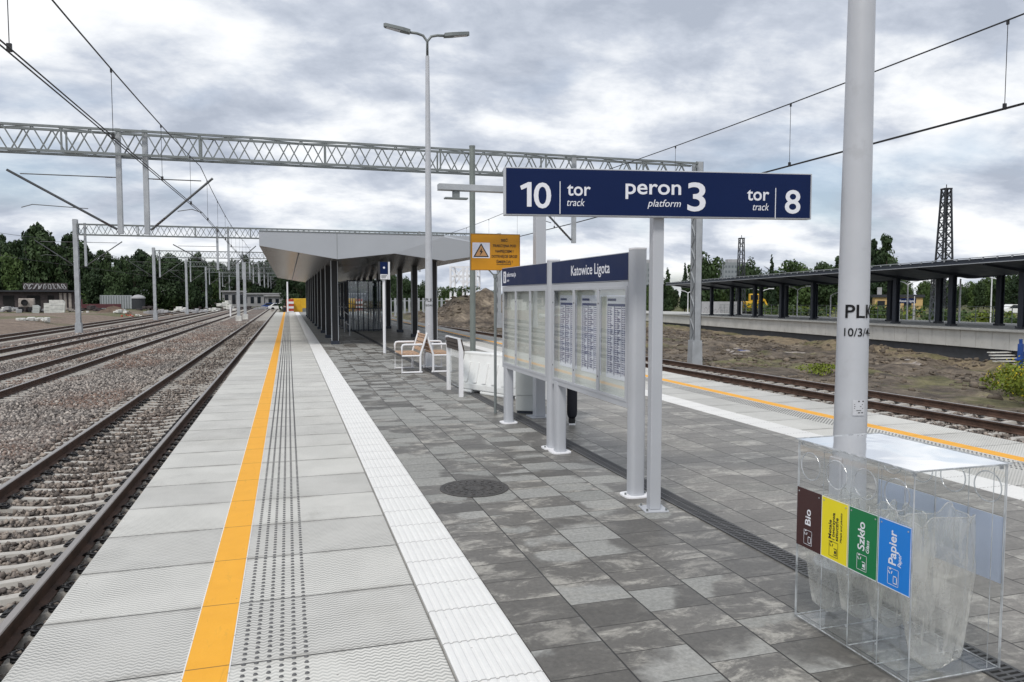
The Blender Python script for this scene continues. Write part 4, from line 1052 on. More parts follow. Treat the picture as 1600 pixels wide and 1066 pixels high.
# -- benches
def bench(loc, rz, label):
    t = thing('bench', loc, label, 'bench', rz, 'slatted benches standing back to back')
    # local: seat faces -x, length along y 0..1.2, depth x -0.25..0.25
    for y in (.03, 1.17):
        q = MB(); w = .045
        q.tube([(.24, y, .025), (-.22, y, .025), (-.22, y, .40), (-.22, y, .60), (-.20, y, .645), (-.15, y, .655), (.24, y, .655)], .024, 8)
        q.tube([(.20, y, .025), (.20, y, .42), (.36, y, .92)], .024, 8)
        q.tube([(-.22, y, .40), (.22, y, .40)], .02, 8)
        q.build('side_frame', 'white', t, smooth='auto')
    for k in range(5):
        q = MB(); x = -.19 + k * .088; q.ab((x - .038, .06, .42), (x + .038, 1.14, .447)); q.build('seat_slat', 'wood', t, bevel=.004)
    for k in range(4):
        q = MB(); z = .53 + k * .10; x = .222 + (z - .42) * .32
        q.ab((-.012, .06, -.043), (.012, 1.14, .043)); o = q.build('back_slat', 'wood', t, bevel=.004); o.location = (x, 0, z); o.rotation_euler = (0, R(17.8), 0)
    return t
b1 = bench((2.66, 16.75, 0), 0, 'slatted wooden bench with white frame facing the left track')
b2 = dup(b1, (3.36, 17.98, 0), math.pi, 'slatted bench with white frame facing right, back to back with the other')
# -- leaning perch with glass panel
t = thing('leaning_perch', (2.86, 12.62, 0), 'white framed leaning rest with dark slatted top and glass panel, left of the plastic barrier', 'leaning rest')
for y in (.0, 1.05):
    q = MB(); q.ab((-.035, y - .03, 0), (.035, y + .03, .80)); q.prism([(-.035, .80), (.035, .80), (-.015, 1.0), (-.055, 1.0)], lambda u, v, d: (u, d, v), y - .03, y + .03); q.build('post', 'white', t)
q = MB(); q.prism([(.035, .80), (.06, .80), (.01, 1.0), (-.015, 1.0)], lambda u, v, d: (u, d, v), -.03, 1.08); q.build('edge_rail', 'wood_dark', t)
for k in range(3):
    q = MB(); z = .80 + k * .065; x = -.03 - k * .012
    q.ab((x - .012, .035, z), (x + .012, 1.015, z + .055)); q.build('top_slat', 'wood_dark', t, bevel=.004)
q = MB(); q.ab((-.05, -.03, 1.001), (-.012, 1.08, 1.02)); q.build('top_rail', 'white', t)
q = MB(); q.ab((-.005, .032, .15), (.005, 1.018, .78)); q.build('glass_panel', 'pane', t)

# -- white water-filled barrier
t = thing('plastic_barrier', (3.62, 12.60, 0), 'white plastic water-filled traffic barrier behind the warning sign post', 'barrier', R(-65))
q = MB(); Lb = 1.95
def barr(prof, ya, yb, mb): mb.prism(prof, lambda u, v, d: (d, u, v), ya, yb)
outer = [(-.24, 0.06), (.24, 0.06), (.24, .16), (.10, .68), (.10, .73), (-.10, .73), (-.10, .68), (-.24, .16)]
barr(outer, -Lb / 2, Lb / 2, q)
for xa, xb in ((-Lb / 2, -.62), (-.38, .30), (.55, Lb / 2)): q.ab((xa, -.235, 0), (xb, .235, .0595))
bb = q.build('body', 'plastic_white', t, bevel=.02)
q = MB()
for k in range(7):
    x = -.78 + k * .26
    for s in (-1, 1):
        q.prism([(x - .05, .2), (x + .05, .2), (x + .035, .55), (x - .035, .55)], lambda u, v, d: (u, s * (.245 - (v - .16) * .269 + d), v), -.002, .016)
q.build('rib', 'plastic_white', bb, bevel=.006)
q = MB(); q.ab((-.06, -.06, .7305), (.06, .06, .75)); q.build('filler_cap', 'plastic_white', t, bevel=.005)

# -- manhole cover
t = thing('manhole_cover', (1.60, 6.53, 0.0), 'round cast iron manhole cover set in the dark pavers', 'manhole cover')
q = MB(); q.lathe([(.315, -.002), (.315, .006), (.275, .007), (.272, .003)], n=48); q.build('frame', 'iron', t)
q = MB(); q.lathe([(.268, 0.0), (.268, .0065), (.0, .008)], n=48)
for a in range(0, 360, 18):
    for r in (.1, .17, .235): q.box((math.cos(R(a + r * 90)) * r, math.sin(R(a + r * 90)) * r, .0085), (.03, .016, .004), R(a))
q.build('lid', 'iron', t)

# -- clear recycling bin
BX0, BX1, BYa, BYb, BZ = 2.62, 3.15, 2.585, 3.36, .985
t = thing('recycling_bin', (BX0, BYa, 0), 'clear acrylic four-compartment recycling bin with brown, yellow, green and blue labels', 'recycling bin')
bw, bl = BX1 - BX0, BYb - BYa; cw = bl / 4
def holed_panel(name, x):
    q = MB(); n = 32
    for c in range(4):
        y0, y1 = c * cw, (c + 1) * cw; cy_, cz_ = (y0 + y1) / 2, .855; r = .072
        sq = []
        for k in range(n):
            a = 2 * math.pi * (k + .5) / n; ca, sa = math.cos(a), math.sin(a); s = 1 / max(abs(ca), abs(sa)); sq.append((cy_ + ca * s * cw / 2, cz_ + sa * s * .105))
        for k in range(n):
            k2 = (k + 1) % n; a, b = 2 * math.pi * (k + .5) / n, 2 * math.pi * (k2 + .5) / n
            q.quad((x, cy_ + r * math.cos(a), cz_ + r * math.sin(a)), (x, sq[k][0], sq[k][1]), (x, sq[k2][0], sq[k2][1]), (x, cy_ + r * math.cos(b), cz_ + r * math.sin(b)))
        for sy, sz in ((1, 1), (1, -1), (-1, 1), (-1, -1)):
            pass
    q.quad((x, 0, .02), (x, bl, .02), (x, bl, .75), (x, 0, .75)); q.quad((x, 0, .96), (x, bl, .96), (x, bl, BZ - .006), (x, 0, BZ - .006))
    o = q.build(name, 'acrylic', t)
    e = MB()
    for c in range(4):
        cy_ = (c + .5) * cw; e.tube([(x, cy_ + .072 * math.cos(2 * math.pi * k / 32), .855 + .072 * math.sin(2 * math.pi * k / 32)) for k in range(33)], .0032, 6, False)  # thin ring drawn as the painted highlight round each opening
    e.ab((x - .002, -.002, .02), (x + .002, .002, BZ - .006)); e.ab((x - .002, bl - .002, .02), (x + .002, bl + .002, BZ - .006)); e.ab((x - .002, 0, .018), (x + .002, bl, .022)); e.ab((x - .002, 0, BZ - .010), (x + .002, bl, BZ - .006))
    e.build('edge', 'acrylic_edge', o); return o
front = holed_panel('front_panel', 0.0); back = holed_panel('back_panel', bw)
for i in range(5):
    y = i * cw if 0 < i < 4 else (0.004 if i == 0 else bl - .004); q = MB(); zt = BZ - .006 if i in (0, 4) else .95
    q.quad((.004, y, .02), (bw - .004, y, .02), (bw - .004, y, zt), (.004, y, zt)); o = q.build('end_panel' if i in (0, 4) else 'divider', 'acrylic', t)
    e = MB(); e.ab((.003, y - .0016, zt - .004), (bw - .003, y + .0016, zt)); e.ab((.003, y - .0016, .02), (bw - .003, y + .0016, .024)); e.ab((.003, y - .0016, .024), (.006, y + .0016, zt - .004)); e.ab((bw - .006, y - .0016, .024), (bw - .003, y + .0016, zt - .004))
    if i == 0: e.ab((bw - .075, y - .001, .03), (bw - .072, y + .001, zt - .01))
    e.build('edge', 'acrylic_edge', o)
q = MB(); q.quad((-.012, -.012, BZ), (bw + .012, -.012, BZ), (bw + .012, bl + .012, BZ), (-.012, bl + .012, BZ)); ld = q.build('lid', 'acrylic_lid', t)
e = MB()
for a, b in (((-.014, -.014), (bw + .014, -.011)), ((-.014, bl + .011), (bw + .014, bl + .014)), ((-.014, -.011), (-.011, bl + .011)), ((bw + .011, -.011), (bw + .014, bl + .011))): e.ab((a[0], a[1], BZ - .003), (b[0], b[1], BZ + .003))
e.build('edge', 'acrylic_edge', ld)
q = MB(); q.ab((.004, .006, .012), (bw - .004, bl - .006, .018)); q.build('base', 'acrylic', t)
q = MB(); q.ab((bw * .5 - .002, .006, .60), (bw * .5 + .002, bl - .006, .73)); q.build('bag_rail', 'acrylic', t)
q = MB()
for x, y in ((.01, .012), (bw - .02, .012), (.01, bl - .02), (bw - .02, bl - .02)): q.ab((x, y, BZ - .03), (x + .012, y + .012, BZ - .008))
for y in (.01, bl - .01):
    for z in (.3, .6): q.tube([(-.004, y, z), (-.001, y, z)], .004, 8)
for y in (cw, 2 * cw, 3 * cw):
    for z in (.12, .38, .78): q.tube([(-.005, y, z), (-.001, y, z)], .004, 8)
q.build('bracket', 'galv', t)
LAB = [('label_papier', 'bin_blue', 'letter'), ('label_szklo', 'bin_green', 'letter'), ('label_metale', 'bin_yellow', 'black'), ('label_bio', 'bin_brown', 'letter')]
for i, (nm, mt, ink) in enumerate(LAB):
    y0 = i * cw + .004; y1 = (i + 1) * cw - .002; z0, z1 = .415, .728
    q = MB(); q.ab((-.0045, y0, z0), (-.0015, y1, z1)); lb = q.build('waste_label', mt, t); lb['label'] = {'bin_blue': 'blue Papier label', 'bin_green': 'green Szkło label', 'bin_yellow': 'yellow Metale i tworzywa sztuczne label', 'bin_brown': 'dark brown Bio label'}[mt]
    q = MB()
    for a, b in ((z0, z0 + .003), (z1 - .003, z1)): q.ab((-.0052, y0, a), (-.0046, y1, b))
    for a in (y0, y1 - .002): q.ab((-.0052, a, z0 + .003), (-.0046, a + .002, z1 - .003))
    if mt != 'bin_brown': q.build('rim', 'letter', lb)
    # text runs upwards: u -> +z, v -> +y direction to the left seen from outside (-x)
    fb = lambda u, v, w: (-.0050 - w, (y0 + y1) / 2 + v, z0 + u)
    items = {'bin_blue': [('Papier', .115, -.012, .062, .012, 0, 'LEFT', .158), ('Paper', .115, -.042, .028, 0, .2, 'LEFT', .062)],
             'bin_green': [('Szkło', .118, -.012, .062, .012, 0, 'LEFT', .138), ('Glass', .115, -.042, .028, 0, .2, 'LEFT', .062)],
             'bin_yellow': [('Metale', .108, .020, .030, .012, 0, 'LEFT', .096), ('i tworzywa', .108, -.004, .030, .012, 0, 'LEFT', .138), ('sztuczne', .108, -.028, .030, .012, 0, 'LEFT', .118), ('Metals and plastics', .108, -.054, .018, 0, .2, 'LEFT', .15)],
             'bin_brown': [('Bio', .125, -.016, .060, .012, 0, 'LEFT', .085)]}[mt]
    lettering(items, ink, lb, fb)
    q = MB(); P = lambda u, v: fb(u, v, .0006)
    def rect(u0, v0, u1, v1): q.quad(P(u0, v0), P(u1, v0), P(u1, v1), P(u0, v1))
    u0, v0, u1, v1 = .02, -.030, .098, .034; e = .0022
    rect(u0, v0, u1, v0 + e); rect(u0, v1 - e, u1, v1); rect(u0, v0, u0 + e, v1); rect(u1 - e, v0, u1, v1)
    rect(.03, -.02, .034, .0); rect(.03, -.022, .066, -.018); rect(.062, -.022, .066, .0); rect(.03, -.002, .066, .001) if i in (0, 3) else rect(.04, -.016, .054, -.004)
    for k in range(3):
        a = R(90 + 120 * k); c = (.082, .018)
        for dd in range(3):
            b0 = a + R(dd * 26); b1 = a + R(dd * 26 + 24)
            q.quad(P(c[0] + .014 * math.cos(b0), c[1] + .012 * math.sin(b0)), P(c[0] + .014 * math.cos(b1), c[1] + .012 * math.sin(b1)), P(c[0] + .0085 * math.cos(b1), c[1] + .0075 * math.sin(b1)), P(c[0] + .0085 * math.cos(b0), c[1] + .0075 * math.sin(b0)))
    q.build('pictogram', ink, lb)
    q = MB()
    for y in (y0 + .016, y1 - .016): q.tube([(-.0065, y, z1 - .02), (-.0046, y, z1 - .02)], .004, 8)
    q.build('screw', 'galv', lb)
    q = MB(); q.ab((bw + .0015, y0, z0), (bw + .0045, y1, z1)); o = q.build('waste_label', 'bin_back', t); o['label'] = 'pale reverse of the label on the back panel'
# clear bags hanging in the compartments
def bag(cx_, cy_, wx, wy, zt, zb, label, seed, toe=0.0):
    t = thing('rubbish_bag', (cx_, cy_, zb), label, 'rubbish bag', 0, 'clear bags hanging in the recycling bin')
    r_ = np.random.default_rng(seed); n, mrow = 72, 40; V = []; F = []
    ph = r_.uniform(0, 6.28, 8)
    for j in range(mrow + 1):
        f = j / mrow; z = (zt - zb) * f
        w = (.50 + .45 * min(1, f * 1.5) ** .8 if f > .06 else .2 + 5 * f) * (1 - .12 * max(0, f - .8) * 5 * (.5 + .5 * math.sin(ph[6])))
        for k in range(n):
            a = 2 * math.pi * k / n; ca, sa = math.cos(a), math.sin(a); e = .45
            x = wx / 2 * math.copysign(abs(ca) ** e, ca); y = wy / 2 * math.copysign(abs(sa) ** e, sa)
            fold = 1 + .085 * math.sin(3 * a + ph[0] + 2 * f) + .075 * math.sin(7 * a + ph[1] - 2.5 * f) * (1 - f * .3) + .06 * abs(math.sin(6.5 * a + ph[2] + 2 * f)) + .025 * math.sin(9 * f + 2 * a + ph[5])
            dz = .02 * math.sin(3 * a + ph[3]) * f + .012 * math.sin(7 * a + ph[4]) * f
            sway = toe * (1 - f) ** 1.6
            V.append((x * w * fold + r_.normal(0, .0005), y * w * fold - sway + r_.normal(0, .0005), z + dz))
    for j in range(mrow):
        for k in range(n): F.append((j * n + k, j * n + (k + 1) % n, (j + 1) * n + (k + 1) % n, (j + 1) * n + k))
    q = MB(); q.add(V, F); q.quad(*[V[k] for k in range(n)][::-1]); q.build('film', 'bag', t, smooth=True)
    q = MB(); q.tube([V[mrow * n + k % n] for k in range(n + 1)], .003, 5, False); q.build('rim', 'bag', t, smooth=True)
    return t
bag(2.84, BYa + .5 * cw, .36, cw * .86, .74, .03, 'large crumpled clear bag behind the blue label, nearest the camera', 1, .02)
bag(2.80, BYa + 1.5 * cw, .30, cw * .84, .70, .14, 'clear bag hanging behind the green label', 2)
bag(2.80, BYa + 2.5 * cw, .30, cw * .84, .69, .10, 'clear bag hanging behind the yellow label', 3)
bag(2.77, BYa + 3.5 * cw, .26, cw * .84, .68, .06, 'clear bag hanging behind the brown label, farthest from the camera', 4)

# =================================================================== PEOPLE
def person(loc, rz, label):
    t = thing('person', loc, label, 'person', rz)
    v = []; e = []; r = []
    def add(p, rad, par=None):
        v.append(p); r.append(rad if isinstance(rad, tuple) else (rad, rad))
        if par is not None: e.append((par, len(v) - 1))
        return len(v) - 1
    pel = add((0, 0, .93), (.155, .115)); wst = add((0, -.005, 1.08), (.145, .105), pel); chs = add((0, .0, 1.27), (.165, .115), wst); upc = add((0, .01, 1.40), (.14, .09), chs)
    nk = add((0, .0, 1.50), .055, upc); hd0 = add((0, -.02, 1.58), (.07, .08), nk); hd1 = add((0, -.025, 1.66), (.078, .095), hd0); add((0, -.01, 1.73), (.055, .07), hd1)
    nose = add((0, -.125, 1.635), (.012, .014), hd1)
    for s in (-1, 1):
        add((s * .085, 0, 1.635), (.012, .022), hd1)
        hip = add((s * .09, 0, .88), (.095, .1), pel); kn = add((s * .10, -.01 + .02 * s, .49), (.074, .076), hip); an = add((s * .10, .02 + .05 * s, .06), (.074, .078), kn)
        sh = add((s * .19, 0, 1.39), (.062, .06), upc); el_ = add((s * .235, .03, 1.12), (.046, .046), sh); wr = add((s * .23, -.05, .87), (.03, .034), el_)
        pm = add((s * .225, -.07, .80), (.02, .038), wr)
        for k, (dy, ln) in enumerate(((-.033, .065), (-.012, .078), (.010, .072), (.03, .055))):
            a = add((s * .222, -.075 + dy, .75), .0095, pm); b = add((s * .215, -.08 + dy, .75 - ln * .5), .0088, a); add((s * .205, -.085 + dy, .75 - ln), .007, b)
        th = add((s * .205, -.115, .80), .010, pm); add((s * .195, -.125, .765), .008, th)
    me = bpy.data.meshes.new('body'); me.from_pydata(v, e, []); o = bpy.data.objects.new('body', me); COL.objects.link(o)
    sk = o.modifiers.new('skin', 'SKIN'); ss = o.modifiers.new('sub', 'SUBSURF'); ss.levels = ss.render_levels = 2
    for i, q in enumerate(me.skin_vertices[0].data): q.radius = r[i]; q.use_root = (i == 0)
    dg = bpy.context.evaluated_depsgraph_get(); m2 = bpy.data.meshes.new_from_object(o.evaluated_get(dg)); bpy.data.objects.remove(o)
    m2.materials.clear()
    for q in ('cloth_dark', 'cloth_jacket', 'skin'): m2.materials.append(M[q])
    for p in m2.polygons:
        c = p.center; p.material_index = 0 if c.z < .95 and abs(c.x) < .19 and not (c.z > .6 and abs(c.x) > .185) else (2 if (c.z > 1.475 or (c.z < .85)) else 1); p.use_smooth = True
    b = bpy.data.objects.new('body', m2); COL.objects.link(b); b.parent = t
    h = MB(); h.lathe([(.075, 0), (.1, .03), (.102, .07), (.085, .12), (.045, .15), (.01, .158)], (0, .008, 1.615), 20, 0, .84, 1.02); hr = h.build('hair', 'hair', t, smooth=True)
    for k in range(2):
        s = (-1, 1)[k]
        q = MB(); q.lathe([(.008, 0), (.011, .006), (.004, .012)], (s * .032, -.118, 1.648), 8); q.build('eye', 'black', t, smooth=True)
        q = MB(); q.prism([(-.03, -.175), (.03, -.175), (.048, -.08), (.04, .085), (-.04, .085), (-.048, -.08)], lambda u, w, d: (s * .10 + u, w + .02 + .05 * s, .022 + d), 0, .06); sh = q.build('shoe', 'rubber', t, bevel=.02)
        q = MB(); q.prism([(-.033, -.18), (.033, -.18), (.051, -.08), (.043, .09), (-.043, .09), (-.051, -.08)], lambda u, w, d: (s * .10 + u, w + .02 + .05 * s, d), 0, .0215); q.build('sole', 'white', sh)
    q = MB(); q.ab((-.022, -.122, 1.592), (.022, -.112, 1.599)); q.build('mouth', 'darkred', t)
    return t
pr_ = person((3.60, 9.49, 0), R(160), 'person in dark trousers and white-soled shoes standing behind the timetable board')
fpx, fpy = at_d(443.5, 103)
dup(pr_, (fpx, fpy, gz(fpx, fpy) - .1), R(160), 'distant person in dark clothes beside the white pole past the far end of the platform')

# =================================================================== FAR RIGHT PLATFORM AND ITS CANOPY
def fquad(q, pts, mi=0): q.quad(*[fp(*p) for p in pts], mi=mi)
SA, SB = -30, 130
t = thing('far_platform', (0, 0, 0), 'long concrete platform with pale panel wall on the right, under the old dark canopy', 'platform'); t['kind'] = 'structure'
q = MB(); q.prism([(-1.95, -.10), (-1.95, 0), (7.5, 0), (7.5, -.10)], lambda u, v, d: fp(d, u, v), SA, SB); q.build('coping', 'concrete', t)
wall = None
for i in range(100):
    s = SA + 1.15 * i
    q = MB(); q.prism([(-1.78, -1.03), (-1.78, -.1005), (-1.66, -.1005), (-1.66, -1.03)], lambda u, v, d: fp(d, u, v), s + .012, s + 1.138)
    q.build('wall_panel', 'wall_concrete', t)
q = MB(); q.prism([(-1.60, -2.4), (-1.60, -.101), (7.4, -.101), (7.4, -2.4)], lambda u, v, d: fp(d, u, v), SA, SB); q.build('lower_wall', 'dark_concrete', t)

t = thing('old_canopy', (0, 0, 0), 'long low dark canopy on many dark steel columns over the right-hand platform', 'canopy')
ca, cb = -26.0, 49.5
q = MB(); q.prism([(-2.6, 3.42), (-2.6, 3.66), (1.4, 3.12), (6.0, 3.6), (6.0, 3.36), (1.4, 2.92)], lambda u, v, d: fp(d, u, v), ca, cb); rf = q.build('roof', 'slate', t)
q = MB(); q.prism([(-2.68, 3.40), (-2.68, 3.44), (-2.6001, 3.44), (-2.6001, 3.40)], lambda u, v, d: fp(d, u, v), ca, cb); q.prism([(-2.66, 3.69), (-2.66, 3.73), (-2.6, 3.73), (-2.6, 3.69)], lambda u, v, d: fp(d, u, v), ca, cb); q.build('gutter_edge', 'galv', rf)
s = ca
while s < cb: q = MB(); q.prism([(-2.65, 3.60), (-2.65, 3.688), (-2.6005, 3.688), (-2.6005, 3.60)], lambda u, v, d: fp(d, u, v), s, s + .09); q.build('guard_bracket', 'galv', rf); s += .95
q = MB()
for i in range(-4, 9):
    s = 5.254 * (8 - i - 8 + 0) if False else 0
for k in range(-5, 10):
    s = 5.254 * k
    q.prism([(-2.3, 3.30), (-2.3, 3.40), (5.6, 3.33), (5.6, 3.2), (1.4, 2.80), (1.0, 2.80)], lambda u, v, d: fp(d, u, v), s - .1, s + .1)
q.build('roof_beam', 'slate', t)
colm = None
for k in range(-5, 9):
    for tt in (0.0, 3.1):
        x, y, z = fp(5.254 * k, tt)
        if colm is None:
            q = MB()
            for a in (-1, 1): q.ab((a * .13 - .02, -.17, 0), (a * .13 + .02, .17, 3.0))
            q.ab((-.1099, -.05, 0), (.1099, .05, 3.0)); colm = c = q.build('column', 'slate', t)
            q = MB(); q.ab((-.22, -.22, 0), (.22, .22, .12)); q.build('column_foot', 'dark_concrete', c)
        else: c = copy_tree(colm, t)
        c.location = (x, y, z); c.rotation_euler = (0, 0, -R(9.68))
# bench-like low pieces and fence on the far platform
t = thing('platform_railing', (0, 0, 0), 'thin dark railing along the back of the far platform', 'railing'); q = MB(); s = -20.0
while s < 60:
    x, y, z = fp(s, 7.0); q.bar((x, y, z), (x, y, z + 1.1), .04); s += 1.6
for h in (.35, .7, 1.1): q.bar(fp(-20, 7, h), fp(60, 7, h), .03)
q.build('rail_bars', 'galv_dark', t)

# =================================================================== RIGHT BACKGROUND
def lattice_tower(px, d, top_py, w0, w1, label, z0=None, mt='galv_dark', name='lattice_tower'):
    x, y = at_d(px, d); z0 = gz(x, y) if z0 is None else z0; H_ = h_at(top_py, d) - z0
    t = thing(name, (x, y, z0), label, 'lattice mast', R(-12)); q = MB(); n = max(6, int(H_ / 0.95)); W_ = lambda f: w0 + (w1 - w0) * f
    cs = [(-1, -1), (1, -1), (1, 1), (-1, 1)]
    for a, b in cs: q.bar((a * w0, b * w0, 0), (a * w1, b * w1, H_), .10 * w0 / .5)
    q.build('legs', mt, t); q = MB()
    for i in range(n):
        f0, f1 = i / n, (i + 1) / n
        for k in range(4):
            a, b = cs[k], cs[(k + 1) % 4]; p = lambda c, f: (c[0] * W_(f), c[1] * W_(f), H_ * f)
            q.bar(p(a, f0), p(b, f1), .05); q.bar(p(a, f0), p(b, f0), .045)
            if w0 > .6: q.bar(p(b, f0), p(a, f1), .05)
    q.build('bracing', mt, t)
    q = MB(); q.box((0, 0, H_ + .06), (w1 * 2.6, w1 * 2.6, .12)); q.tube([(0, 0, H_), (0, 0, H_ + .5)], .04, 6); q.build('cap', mt, t)
    return t
lattice_tower(1473, 75, 298, .72, .30, 'tall dark lattice mast rising above the old canopy on the right', mt='roof_dark')
lattice_tower(1157, 98, 374, .50, .26, 'smaller lattice mast above the canopy, among the trees', mt='roof_dark')
lattice_tower(1463, 52, 425, .28, .24, 'light steel lattice post seen through the old canopy columns', mt='galv', name='lattice_post')
def pt(px, d, dz=0.0):
    x, y = at_d(px, d); return (x, y, gz(x, y) + dz)
def twin_lamp(px, d, top, label, single=False, tilt=1):
    p = pt(px, d); H_ = h_at(top, d) - p[2]; t = thing('street_lamp', p, label, 'street lamp', R(-17))
    q = MB(); q.tube([(0, 0, 0), (0, 0, H_)], [.075, .05], 8); q.build('pole', 'white', t)
    for s in ((tilt,) if single else (-1, 1)):
        q = MB(); q.tube([(0, 0, H_), (s * .35, 0, H_ + .2), (s * .9, 0, H_ + .32)], .04, 6); q.box((s * 1.05, 0, H_ + .35), (.6, .22, .1)); q.build('lamp_head', 'white', t)
twin_lamp(1075, 92, 458, 'white twin street lamp behind the left end of the old canopy')
twin_lamp(1246, 72, 453, 'white twin street lamp seen under the middle of the old canopy')
twin_lamp(1418, 58, 445, 'white twin street lamp in front of the tan station building')
twin_lamp(1562, 52, 440, 'white single-arm street lamp at the right edge under the canopy', True, -1)
twin_lamp(1298, 64, 462, 'short single-arm lamp beside the foremost grey post under the canopy', True, 1)
twin_lamp(1190, 84, 456, 'white twin street lamp behind the yellow excavator')
def plain_pole(px, d, top, label, w=.07):
    p = pt(px, d); H_ = h_at(top, d) - p[2]; t = thing('white_pole', p, label, 'pole'); q = MB(); q.tube([(0, 0, 0), (0, 0, H_)], [w, w * .75], 8); q.build('pole', 'white', t); q = MB(); q.box((0, 0, .04), (.3, .3, .08)); q.build('foot', 'concrete', t)
plain_pole(1500, 50, 436, 'plain white pole right of the lattice post under the canopy')
plain_pole(1549, 56, 434, 'thin white pole left of the single-arm lamp', .05)
plain_pole(1429, 60, 463, 'thin white post beside the blue station name board', .04)
# tan building
x, y = at_d(1402, 92); z = -0.75; t = thing('station_building', (x, y, z), 'low tan building with dark flat roof and dark windows beyond the old canopy', 'building', R(-38))
q = MB(); q.ab((-2.6, -1.5, 0), (2.6, 2, 2.35)); q.build('wall', 'tan', t)
q = MB(); q.ab((-2.8, -1.7, 2.35), (2.8, 2.2, 2.7)); q.build('roof', 'roof_dark', t)
for xx in (-1.9, -.5, 1.0):
    q = MB(); q.ab((xx - .42, -1.54, .9), (xx + .42, -1.49, 1.95)); f_ = q.build('window', 'wood_dark', t); q = MB(); q.ab((xx - .36, -1.56, .96), (xx + .36, -1.541, 1.89)); q.build('pane', 'glass_dark', f_)
q = MB(); q.ab((-2.2, .3, 2.7), (-1.7, .8, 3.6)); q.build('chimney', 'grey_wall', t)
x, y, z = pt(1417, 62); t = thing('station_name_board', (x, y, z), 'small dark blue station name board with white writing beyond the right platform', 'sign', R(-17))
q = MB(); q.tube([(-.55, 0, 0), (-.55, 0, 2.6)], .03, 6); q.tube([(.55, 0, 0), (.55, 0, 2.6)], .03, 6); q.build('post', 'galv', t)
q = MB(); q.ab((-.75, -.05, h_at(474, 62) - z), (.75, -.031, h_at(466, 62) - z)); bd = q.build('board', 'navy', t)
lettering([('Katowice Ligota', 0, h_at(472, 62) - z, .26, .02, 0, 'CENTER', 1.2)], 'letter', bd, lambda u, v, w: (u, -.052 - w, v))
# graffiti wall
x, y, z = pt(1128, 96); t = thing('graffiti_wall', (x, y, z), 'low grey wall with pale curling graffiti seen under the left of the old canopy', 'wall', R(-17))
q = MB(); q.ab((-2.6, -.12, 0), (2.6, .12, 2.5)); q.build('wall', 'grey_wall', t)
q = MB()
for k in range(9):
    c = (-2.1 + k * .52, .95 + .25 * math.sin(k * 2.1)); pts = [(c[0] + (.22 + .1 * math.sin(k)) * math.cos(a), -.135, c[1] + .35 + .55 * math.sin(a + .4 * k)) for a in np.linspace(0, 4.6 + (k % 3) * .6, 14)]
    q.tube(pts, .045, 5)
q.build('graffiti', 'graffiti', t)
# yellow excavator
x, y, z = pt(1171, 100); t = thing('excavator', (x, y, z), 'yellow excavator parked beyond the old canopy columns', 'excavator', R(-25))
q = MB(); q.ab((-1.6, -1.1, 0), (1.6, -.6, .75)); q.ab((-1.6, .6, 0), (1.6, 1.1, .75)); q.build('track', 'rubber', t, bevel=.2)
q = MB(); q.ab((-1.5, -1.0, .8), (1.0, 1.0, 1.75)); q.build('body', 'yellow', t, bevel=.12)
q = MB(); q.ab((-.1, -.95, 1.76), (1.1, .1, 2.75)); cb_ = q.build('cab', 'yellow', t, bevel=.08)
q = MB(); q.ab((.0, -.97, 1.95), (1.0, -.955, 2.6)); q.build('window', 'glass_dark', cb_)
q = MB(); q.bar((.9, .4, 1.3), (2.0, .4, 2.0), .28); q.bar((2.0, .4, 2.0), (2.5, .4, .9), .2); q.build('boom', 'yellow', t); q = MB(); q.prism([(2.2, .4), (2.8, .4), (2.7, .95), (2.3, .95)], lambda u, v, d: (u, d, v), .0, .8); q.build('bucket', 'galv_dark', t)
# white lattice skeleton on the mound
x, y = at_d(727, 80); zb = gz(x, y); zb = h_at(467, 80); t = thing('white_steel_frame', (x, y, zb), 'white braced steel frame standing on the earth mound right of the canopy', 'steel frame', R(-22)); H_ = 50 * 80 / CF; hw = 1.35
q = MB()
for a in (-1, 0, 1):
    for b in (-1, 1): q.bar((a * hw, b * hw, 0), (a * hw, b * hw, H_), .2)
q.build('upright', 'white', t); q = MB()
for b in (-1, 1):
    for a in (-1, 0):
        for z0, z1 in ((.0, H_ * .72), (H_ * .55, H_)):
            if z0 == 0: q.bar((a * hw, b * hw, H_ * .45), ((a + 1) * hw, b * hw, H_ * .95), .12); q.bar(((a + 1) * hw, b * hw, H_ * .45), (a * hw, b * hw, H_ * .95), .12)
        q.bar((a * hw, b * hw, H_ * .70), ((a + 1) * hw, b * hw, H_ * .70), .12); q.bar((a * hw, b * hw, H_ - .06), ((a + 1) * hw, b * hw, H_ - .06), .12)
for a in (-1, 1): q.bar((a * hw, -hw, H_ * .7), (a * hw, hw, H_ * .7), .12); q.bar((a * hw, -hw, H_ - .06), (a * hw, hw, H_ - .06), .12)
q.build('bracing', 'white', t)
q = MB(); q.ab((-hw - .45, -hw - .4, -2.2), (hw + .45, hw + .4, .0)); q.build('foundation', 'debris', t, bevel=.05)
# pale sheet-metal fence behind the mound
xa, ya = at_d(610, 98); xb, yb = at_d(1000, 108)
t = thing('panel_fence', (xa, ya, -.9), 'long pale grey fence behind the earth mounds', 'fence', math.atan2(yb - ya, xb - xa)); Lf = math.hypot(xb - xa, yb - ya); q = MB(); k = 0.0
while k < Lf: q.box((k, 0, 1.2), (.28, .06, 2.4)); k += .62
q.build('fence_board', 'galv', t); q = MB()
for z in (.5, 2.0): q.ab((0, .04, z), (Lf, .09, z + .1))
q.build('fence_rail', 'galv', t)
